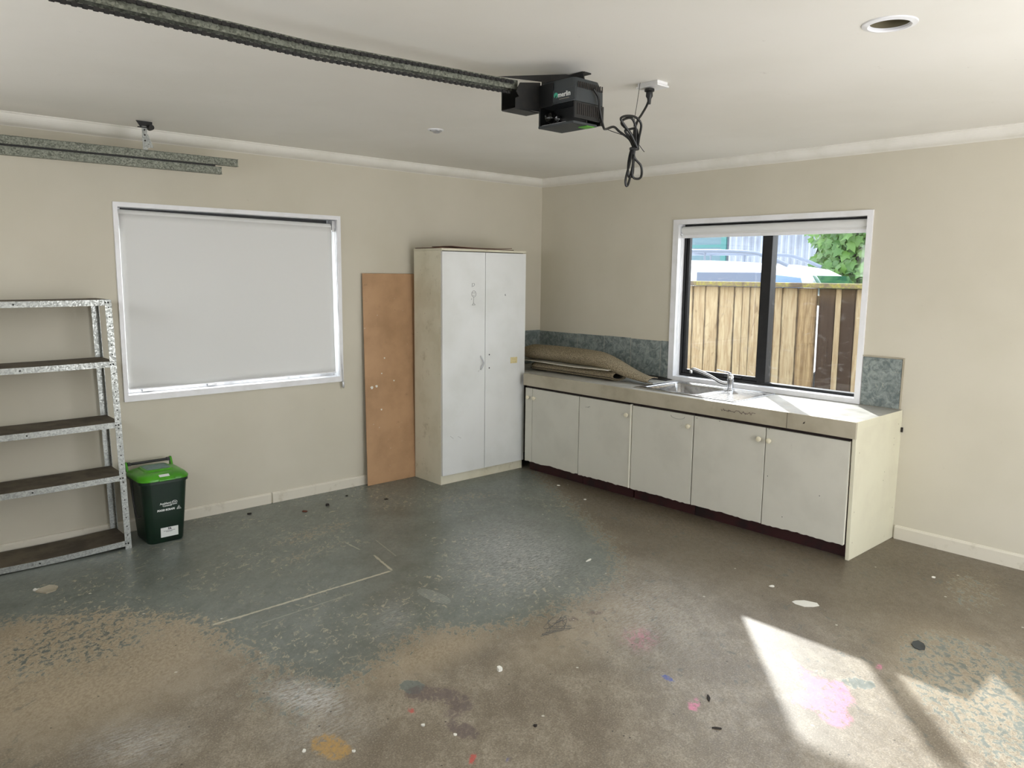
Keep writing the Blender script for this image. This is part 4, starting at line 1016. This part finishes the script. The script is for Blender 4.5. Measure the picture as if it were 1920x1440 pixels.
scrap('plaster_chip', 'white chip between purple stain and red mark', 'chip', -3.31, -2.98, .007, .006, 'chip', 16)
scrap('paper_scrap', 'ragged white paper scrap on brown floor beyond the sun patch', 'paper', -1.348, -3.254, .045, .0015, 'chip', 7, el=1.9, ang=-1.1)
scrap('paper_scrap', 'tiny white paper scrap left of the ragged paper scrap', 'paper', -1.27, -3.04, .016, .003, 'chip', 8)
scrap('paper_scrap', 'thin white paper strip on grey paint near the haze', 'paper', -1.72, -2.17, .009, .002, 'chip', 9, el=3.5, ang=.3)
scrap('dry_leaf', 'reddish brown dry leaf nearest the wall baseboard gap', 'leaf', -2.50, -.33, .018, .006, 'brownscrap', 10, 'dry leaf bits by the left wall')
scrap('dry_leaf', 'curled dark leaf bit in front of the hardboard sheet, left of two', 'leaf', -2.32, -.31, .014, .016, 'darkscrap', 11, 'dry leaf bits by the left wall')
scrap('dry_leaf', 'dark leaf bit lying on grey paint left of brown leaf', 'leaf', -2.80, -.145, .016, .008, 'darkscrap', 12, 'dry leaf bits by the left wall')
scrap('dry_leaf', 'dark leaf bit just below the hardboard sheet', 'leaf', -2.10, -.19, .010, .006, 'darkscrap', 13, 'dry leaf bits by the left wall')
scrap('dry_leaf', 'flat dark leaf bit on worn paint left of the cupboard', 'leaf', -1.93, -.44, .016, .003, 'darkscrap', 14, 'dry leaf bits by the left wall')
scrap('twig', 'short black twig on concrete at right of the pink smear', 'twig', -2.44, -3.43, .006, .003, 'darkscrap', 15, el=4, ang=.7)
scrap('twig', 'short black twig near the lower edge of the frame', 'twig', -2.59, -3.56, .006, .003, 'darkscrap', 17, el=3.5, ang=-.9)
scrap('twig', 'tiny black crumb standing in the middle foreground concrete', 'twig', -3.064, -3.126, .007, .008, 'darkscrap', 18)
scrap('foil_scrap', 'dark green foil scrap on brown floor near the right baseboard', 'foil', -1.385, -3.80, .035, .004, 'greypl', 19, el=1.5, ang=.4)
scrap('plaster_chip', 'white chip beside the kickboard of the bench', 'chip', -.86, -1.36, .009, .005, 'chip', 20)
scrap('plaster_chip', 'white chip in front of the cupboard on the brown floor', 'chip', -.74, -.98, .012, .005, 'chip', 21)
scrap('plaster_chip', 'white chip right of the bench end near baseboard', 'chip', -.50, -3.55, .011, .005, 'chip', 22)

# ------------------------------------------------------------------ outside
def wood(name, a, b, dk, seed, dark=0):
    t = NT(name); v = t.map((1, 7, .6), loc=(seed*1.7, seed*3.1, seed*.7))
    n = t.noise(5, 7, .65, v, 1.2)
    c = t.mix(t.ramp(n, .32, .68), a, b)
    c = t.mix(t.ramp(t.noise(3.2, 4, .6, t.map((1, 3, .8), loc=(seed, seed*2, 0)), 2.0), .60, .72, 0, .55), c, dk)
    if dark: c = t.mix(t.ramp(t.noise(4, 6, .7, t.map((1, 5, .4), loc=(seed*3, 0, 0))), .35, .55, .35, dark), c, srgb(62, 50, 44))
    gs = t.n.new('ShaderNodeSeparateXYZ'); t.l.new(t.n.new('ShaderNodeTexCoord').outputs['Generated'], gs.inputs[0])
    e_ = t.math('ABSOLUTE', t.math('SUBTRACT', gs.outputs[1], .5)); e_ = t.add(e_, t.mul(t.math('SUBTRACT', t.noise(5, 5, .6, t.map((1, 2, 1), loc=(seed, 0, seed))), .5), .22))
    c = t.mix(t.ramp(e_, .34, .49, 0, 1), c, srgb(60, 46, 36)); c = t.mix(t.ramp(gs.outputs[2], .90, 1, 0, .35), c, srgb(110, 92, 66))  # gap shadow painted on board edges, with weathering; tops browner
    t.bump(n, .3, .006); return t.fin(c, .75, 0, .2)
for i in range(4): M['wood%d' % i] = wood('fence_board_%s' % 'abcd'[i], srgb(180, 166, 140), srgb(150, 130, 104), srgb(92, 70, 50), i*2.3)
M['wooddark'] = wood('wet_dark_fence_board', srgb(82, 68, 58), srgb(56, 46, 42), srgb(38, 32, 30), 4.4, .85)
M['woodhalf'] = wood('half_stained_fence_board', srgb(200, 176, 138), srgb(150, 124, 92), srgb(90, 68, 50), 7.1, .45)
def moss():
    t = NT('mossy_cap_rail'); c = t.mix(t.ramp(t.noise(30, 6, .7), .45, .62), srgb(120, 108, 84), srgb(142, 138, 66))
    c = t.mix(t.ramp(t.noise(4), .5, .62), c, srgb(92, 80, 68)); t.bump(t.noise(60, 4), .6, .01); return t.fin(c, .9)
M['moss'] = moss()
M['ground'] = plain('outdoor_concrete', srgb(170, 166, 156), .85, col2=srgb(140, 136, 126), nscale=3)
tag(obj('ground', MB().box(.145, 16, -12, 9, -.14, -.10).box(-9, .145, .135, 9, -.14, -.10), 'ground'), kind='structure')
fc = thing('timber_fence', 'weathered vertical board fence with mossy cap rail outside the sink window', 'fence', (1.2, -1.6, -.1))
edges = [(-.10, .05, 0), (-.252, -.10, 1), (-.41, -.252, 2), (-.57, -.41, 0), (-.735, -.57, 3), (-.770, -.741, 3), (-.908, -.772, 0), (-1.044, -.908, 1), (-1.201, -1.044, 2), (-1.288, -1.208, 3), (-1.360, -1.288, 0), (-1.462, -1.360, 1), (-1.590, -1.462, 2), (-1.656, -1.590, 0),
         (-1.793, -1.656, 1), (-1.960, -1.796, 'half'), (-2.114, -1.978, 'dark'), (-2.160, -2.114, 2), (-2.271, -2.160, 'dark'), (-2.36, -2.273, 3), (-2.52, -2.362, 0), (-2.68, -2.522, 1), (-2.84, -2.682, 2), (-3.0, -2.842, 3)]
r_ = random.Random(11)
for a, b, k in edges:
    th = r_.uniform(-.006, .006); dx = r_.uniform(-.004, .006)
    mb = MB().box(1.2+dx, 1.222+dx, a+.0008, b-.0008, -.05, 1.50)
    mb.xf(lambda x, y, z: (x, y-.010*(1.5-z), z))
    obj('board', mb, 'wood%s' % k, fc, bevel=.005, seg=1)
obj('cap_rail', MB().box(1.165, 1.285, -3.05, .10, 1.502, 1.542), 'moss', fc, bevel=.006)
obj('rail', MB().box(1.232, 1.275, -3.0, .08, 1.36, 1.44), 'wood1', fc); obj('rail', MB().box(1.232, 1.275, -3.0, .08, .30, .38), 'wood1', fc)
for yp in (-.3, -2.6): obj('post', MB().box(1.276, 1.36, yp, yp+.09, -.1, 1.48), 'wood3', fc)

# car beyond the fence
def car():
    M['carwhite'] = plain('white_car_paint', srgb(236, 238, 242), .18, 0, spec=.6); M['cartrim'] = plain('grey_roof_rail', srgb(96, 104, 118), .4, .3)
    M['carglass'] = NT('tinted_car_glass').fin(srgb(58, 74, 100), .06, 0, .8); M['windshield'] = NT('windshield_hedge_reflection').fin(srgb(34, 74, 56), .1, 0, .4)  # windshield green is the hedge reflection put into its colour
    M['lightglass'] = NT('pale_front_side_glass').fin(srgb(96, 124, 160), .1, 0, .5)
    M['tyre'] = plain('tyre_rubber', srgb(26, 26, 26), .8); M['taillamp'] = plain('red_tail_lamp', srgb(190, 24, 30), .2)
    c = thing('car', 'white station wagon with grey roof rails parked behind the fence', 'car', (4.5, .6, -.1))
    xa, xb = 3.62, 5.36; zr = 1.80
    G = -.10
    # lower body : profile in (y, z)
    low = [(-2.15, .28), (-2.20, .55), (-2.05, .86), (-1.30, 1.03), (-1.22, 1.06), (2.52, 1.10), (2.60, .95), (2.62, .40), (2.55, .26)]
    mb = MB(); 
    def ringp(prof, x, inset): return [(x, y*(1-inset)+.2*inset, z) for y, z in prof]
    mb.loft([ringp(low, xa+.05, .02), ringp(low, xa, 0), ringp(low, xb, 0), ringp(low, xb-.05, .02)])
    obj('body', mb, 'carwhite', c, bevel=.03, seg=3, smooth=True)
    gh = [(-1.20, 1.06), (-1.10, 1.46), (-1.00, 1.61), (-.84, 1.685), (-.45, 1.745), (.2, zr-.02), (1.2, zr), (2.0, zr-.01), (2.32, zr-.08), (2.52, 1.10)]
    def ghr(x, k): return [(x, y if z < 1.2 else y*(1-.02*k)+.6*.02*k, z-(.045*k if z > 1.4 else 0)) for y, z in gh]
    mb = MB(); mb.loft([ghr(xa+.02, 1.6), ghr(xa+.14, .6), ghr(xa+.35, 0), ghr(xb-.35, 0), ghr(xb-.14, .6), ghr(xb-.02, 1.6)])
    obj('cabin', mb, 'carwhite', c, smooth=True)
    for s_, xg in ((1, xa+.012), (-1, xb-.012)):
        for y0, y1, z0, z1, m_, sk_ in ((-.50, .36, 1.10, 1.635, 'carglass', 0), (.44, 1.15, 1.10, 1.65, 'carglass', 0), (1.25, 2.05, 1.12, 1.64, 'carglass', .10)):
            obj('side_window', MB().prism([(y0, z0), (y1+sk_, z0), (y1, z1-.04*(sk_ > 0)), (y1-.06, z1), (y0+.02, z1)], 'x', xg-.008, xg+.008), m_, c, bevel=.004)
        obj('front_side_window', MB().prism([(-1.06, 1.12), (-.62, 1.10), (-.62, 1.610), (-.92, 1.580)], 'x', xg-.008, xg+.008), 'lightglass', c, bevel=.004)
    # windshield sheet over the sloping front
    P = []
    for i in range(9):
        x = xa+.10+(xb-xa-.20)*i/8; row = []
        for y, z in ((-1.20, 1.07), (-1.10, 1.46), (-1.01, 1.60)): row.append((x, y-.014, z+.004))
        P.append(row)
    obj('windshield', MB().grid(P), 'windshield', c, smooth=True, solid=.006); c.rotation_euler = (0, 0, math.radians(10)); c.location = (4.25, 1.10, -.1)
    for xr_ in (xa+.20, xb-.20):
        rr_ = obj('roof_rail', MB().tube(spline([(xr_, -.70, zr-.08), (xr_, -.45, zr+.02), (xr_, -.1, zr+.085), (xr_, 1.2, zr+.105), (xr_, 2.1, zr+.09), (xr_, 2.3, zr+.02)], 8), .024, 10), 'cartrim', c, smooth=True)
        for yy_ in (.35, .85, 1.35): obj('rail_foot', MB().tube([(xr_, yy_, zr-.01), (xr_, yy_, zr+.095)], .014, 8), 'cartrim', rr_)
    for yy_ in (.35, .95, 1.6): obj('cross_bar', MB().tube([(xa+.2, yy_, zr+.105), (xb-.2, yy_, zr+.105)], .014, 8), 'cartrim', c, smooth=True)
    for yw_ in (-1.35, 1.65):
        for xw_ in (xa-.01, xb-.20):
            wz = obj('wheel', MB().lathe((xw_, yw_, .24), [(.20, 0), (.32, .01), (.34, .05), (.34, .17), (.32, .205), (.20, .21)], 28, 'x'), 'tyre', c, smooth=True)
            obj('hub_cap', MB().lathe((xw_-.004 if xw_ < 4.5 else xw_+.214, yw_, .24), [(.19, 0), (.16, -.006 if xw_ < 4.5 else .006), (.04, -.012 if xw_ < 4.5 else .012)], 20, 'x'), 'alu', wz, smooth=True)
    for xt_ in (xa+.0, xb-.16): obj('tail_lamp', MB().box(xt_, xt_+.16, 2.56, 2.625, .75, 1.05), 'taillamp', c, bevel=.01)
    obj('side_mirror', MB().lathe((xa-.09, -.78, 1.13), [(.02, -.07), (.08, -.05), (.09, .03), (.05, .07)], 12, 'x'), 'carwhite', c, smooth=True)
car()

# corrugated shed
def shed():
    M['corr'] = plain('pale_blue_corrugated_iron', srgb(148, 154, 166), .5, .1, col2=srgb(132, 138, 150), nscale=2); M['teal'] = plain('teal_window_joinery', srgb(48, 108, 108), .5)
    s = thing('corrugated_shed', 'pale corrugated iron shed with teal window beyond the car', 'building', (9, 2.5, -.1))
    P = []; y = -5.0
    while y < 9.0:
        P.append([(9.0+.03*math.sin(2*PI*y/.14), y, -.1), (9.0+.03*math.sin(2*PI*y/.14), y, 3.3)]); y += .0125
    obj('cladding', MB().grid(P), 'corr', s, smooth=True, solid=.003)
    f = obj('window', MB().box(8.93, 8.97, 3.80, 3.92, 1.5, 2.50).box(8.93, 8.97, 5.2, 5.32, 1.5, 2.50).box(8.93, 8.97, 3.92, 5.2, 2.38, 2.50).box(8.93, 8.97, 3.92, 5.2, 1.5, 1.6).box(8.94, 8.96, 3.92, 5.2, 2.16, 2.22), 'teal', s)
    obj('pane', MB().box(8.945, 8.952, 3.92, 5.2, 1.6, 2.38), NT('shed_pane').fin(srgb(70, 100, 112), .05), f)
    obj('roof', MB().prism([(8.7, 3.25), (8.7, 3.32), (13, 4.4), (13, 4.33)], 'y', -5.2, 9.2), 'corr', s)
    obj('gutter', MB().box(8.62, 8.74, -5.2, 9.2, 3.16, 3.27), 'teal', s)
shed()

# ivy bush
def ivy():
    t = NT('ivy_leaf'); oi = t.n.new('ShaderNodeObjectInfo')
    c = t.mix(oi.outputs['Random'], srgb(84, 122, 48), srgb(52, 92, 40)); c = t.mix(t.ramp(t.noise(20), .4, .7, 0, .4), c, srgb(112, 148, 70))
    m = t.fin(c, .42); tr = t.n.new('ShaderNodeBsdfTranslucent'); t.l.new(c, tr.inputs[0]); ms = t.n.new('ShaderNodeMixShader'); ms.inputs[0].default_value = .35
    t.l.new(t.b.outputs[0], ms.inputs[1]); t.l.new(tr.outputs[0], ms.inputs[2]); t.l.new(ms.outputs[0], t.out.inputs[0]); M['leaf'] = m
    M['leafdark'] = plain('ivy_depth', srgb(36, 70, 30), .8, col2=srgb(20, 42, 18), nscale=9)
    iv = thing('ivy_bush', 'leafy green ivy mass climbing behind the car at right of window', 'bush', (6.3, -.6, -.1))
    shape = [(0, -.5), (.16, -.42), (.42, -.45), (.36, -.16), (.55, .10), (.26, .14), (.16, .34), (0, .62), (-.16, .34), (-.26, .14), (-.55, .10), (-.36, -.16), (-.42, -.45), (-.16, -.42)]
    me = bpy.data.meshes.new('leaf')
    vs = [(0, 0, .05)]+[(x, y, -.06*abs(x)-.05*y*y) for x, y in shape]; n = len(shape)
    me.from_pydata(vs, [], [(0, 1+i, 1+(i+1) % n) for i in range(n)]); me.materials.append(m); me.shade_smooth()
    r = random.Random(21)
    cy, cz = -.36, 1.75
    def surf(y, z):   # bush front surface (x) ; boundary by ellipse-ish with lobes
        return 6.05+.28*((y-cy)/1.2)**2+.10*math.sin(5*y+2*z)+.08*math.sin(7*z)
    def inside(y, z): return ((y-cy)/(1.18+.10*math.sin(6*z)))**2+((z-1.55)/1.45)**2 < 1
    cnt = 0; pts = []
    while len(pts) < 300:
        y, z = r.uniform(-.95, .85), r.uniform(1.40, 2.75)
        if not inside(y, z): continue
        if min([abs(y-a)+abs(z-b) for a, b in pts] or [9]) < .040: 
            cnt += 1
            if cnt < 4000: continue
        pts.append((y, z))
    for y, z in pts:
        o = bpy.data.objects.new('leaf', me); C.objects.link(o); o.parent = iv
        s_ = r.uniform(.11, .175)
        d = Vector((-1, r.uniform(-.6, .5), r.uniform(-.1, .9))).normalized()
        q = d.to_track_quat('Z', 'Y').to_matrix() @ Matrix.Rotation(PI+r.uniform(-.9, .9), 3, 'Z')
        mw = (q.to_4x4() @ Matrix.Scale(s_, 4)); mw.translation = Vector((surf(y, z)+r.uniform(-.09, .05), y, z))-Vector((6.3, -.6, -.1)); o.matrix_local = mw
    # remaining leaves and the dark inside, joined
    mb = MB()
    for _ in range(1500):
        y, z = r.uniform(-1.9, 1.0), r.uniform(-.1, 3.0)
        if not inside(y, z): continue
        s_ = r.uniform(.10, .17); d = Vector((-1, r.uniform(-.7, .7), r.uniform(-.2, .9))).normalized()
        q = d.to_track_quat('Z', 'Y').to_matrix() @ Matrix.Rotation(PI+r.uniform(-.9, .9), 3, 'Z'); p0 = Vector((surf(y, z)+r.uniform(.05, .28), y, z))
        mb.poly([tuple(p0+q @ (Vector((a, b, -.06*abs(a)))*s_)) for a, b in shape])
    obj('foliage', mb, m, iv, kind='stuff')
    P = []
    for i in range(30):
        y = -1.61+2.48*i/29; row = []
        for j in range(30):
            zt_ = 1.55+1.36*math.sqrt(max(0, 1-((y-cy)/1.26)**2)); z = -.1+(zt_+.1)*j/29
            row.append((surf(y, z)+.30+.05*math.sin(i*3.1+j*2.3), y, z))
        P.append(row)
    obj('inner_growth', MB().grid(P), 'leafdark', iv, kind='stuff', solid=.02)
ivy()
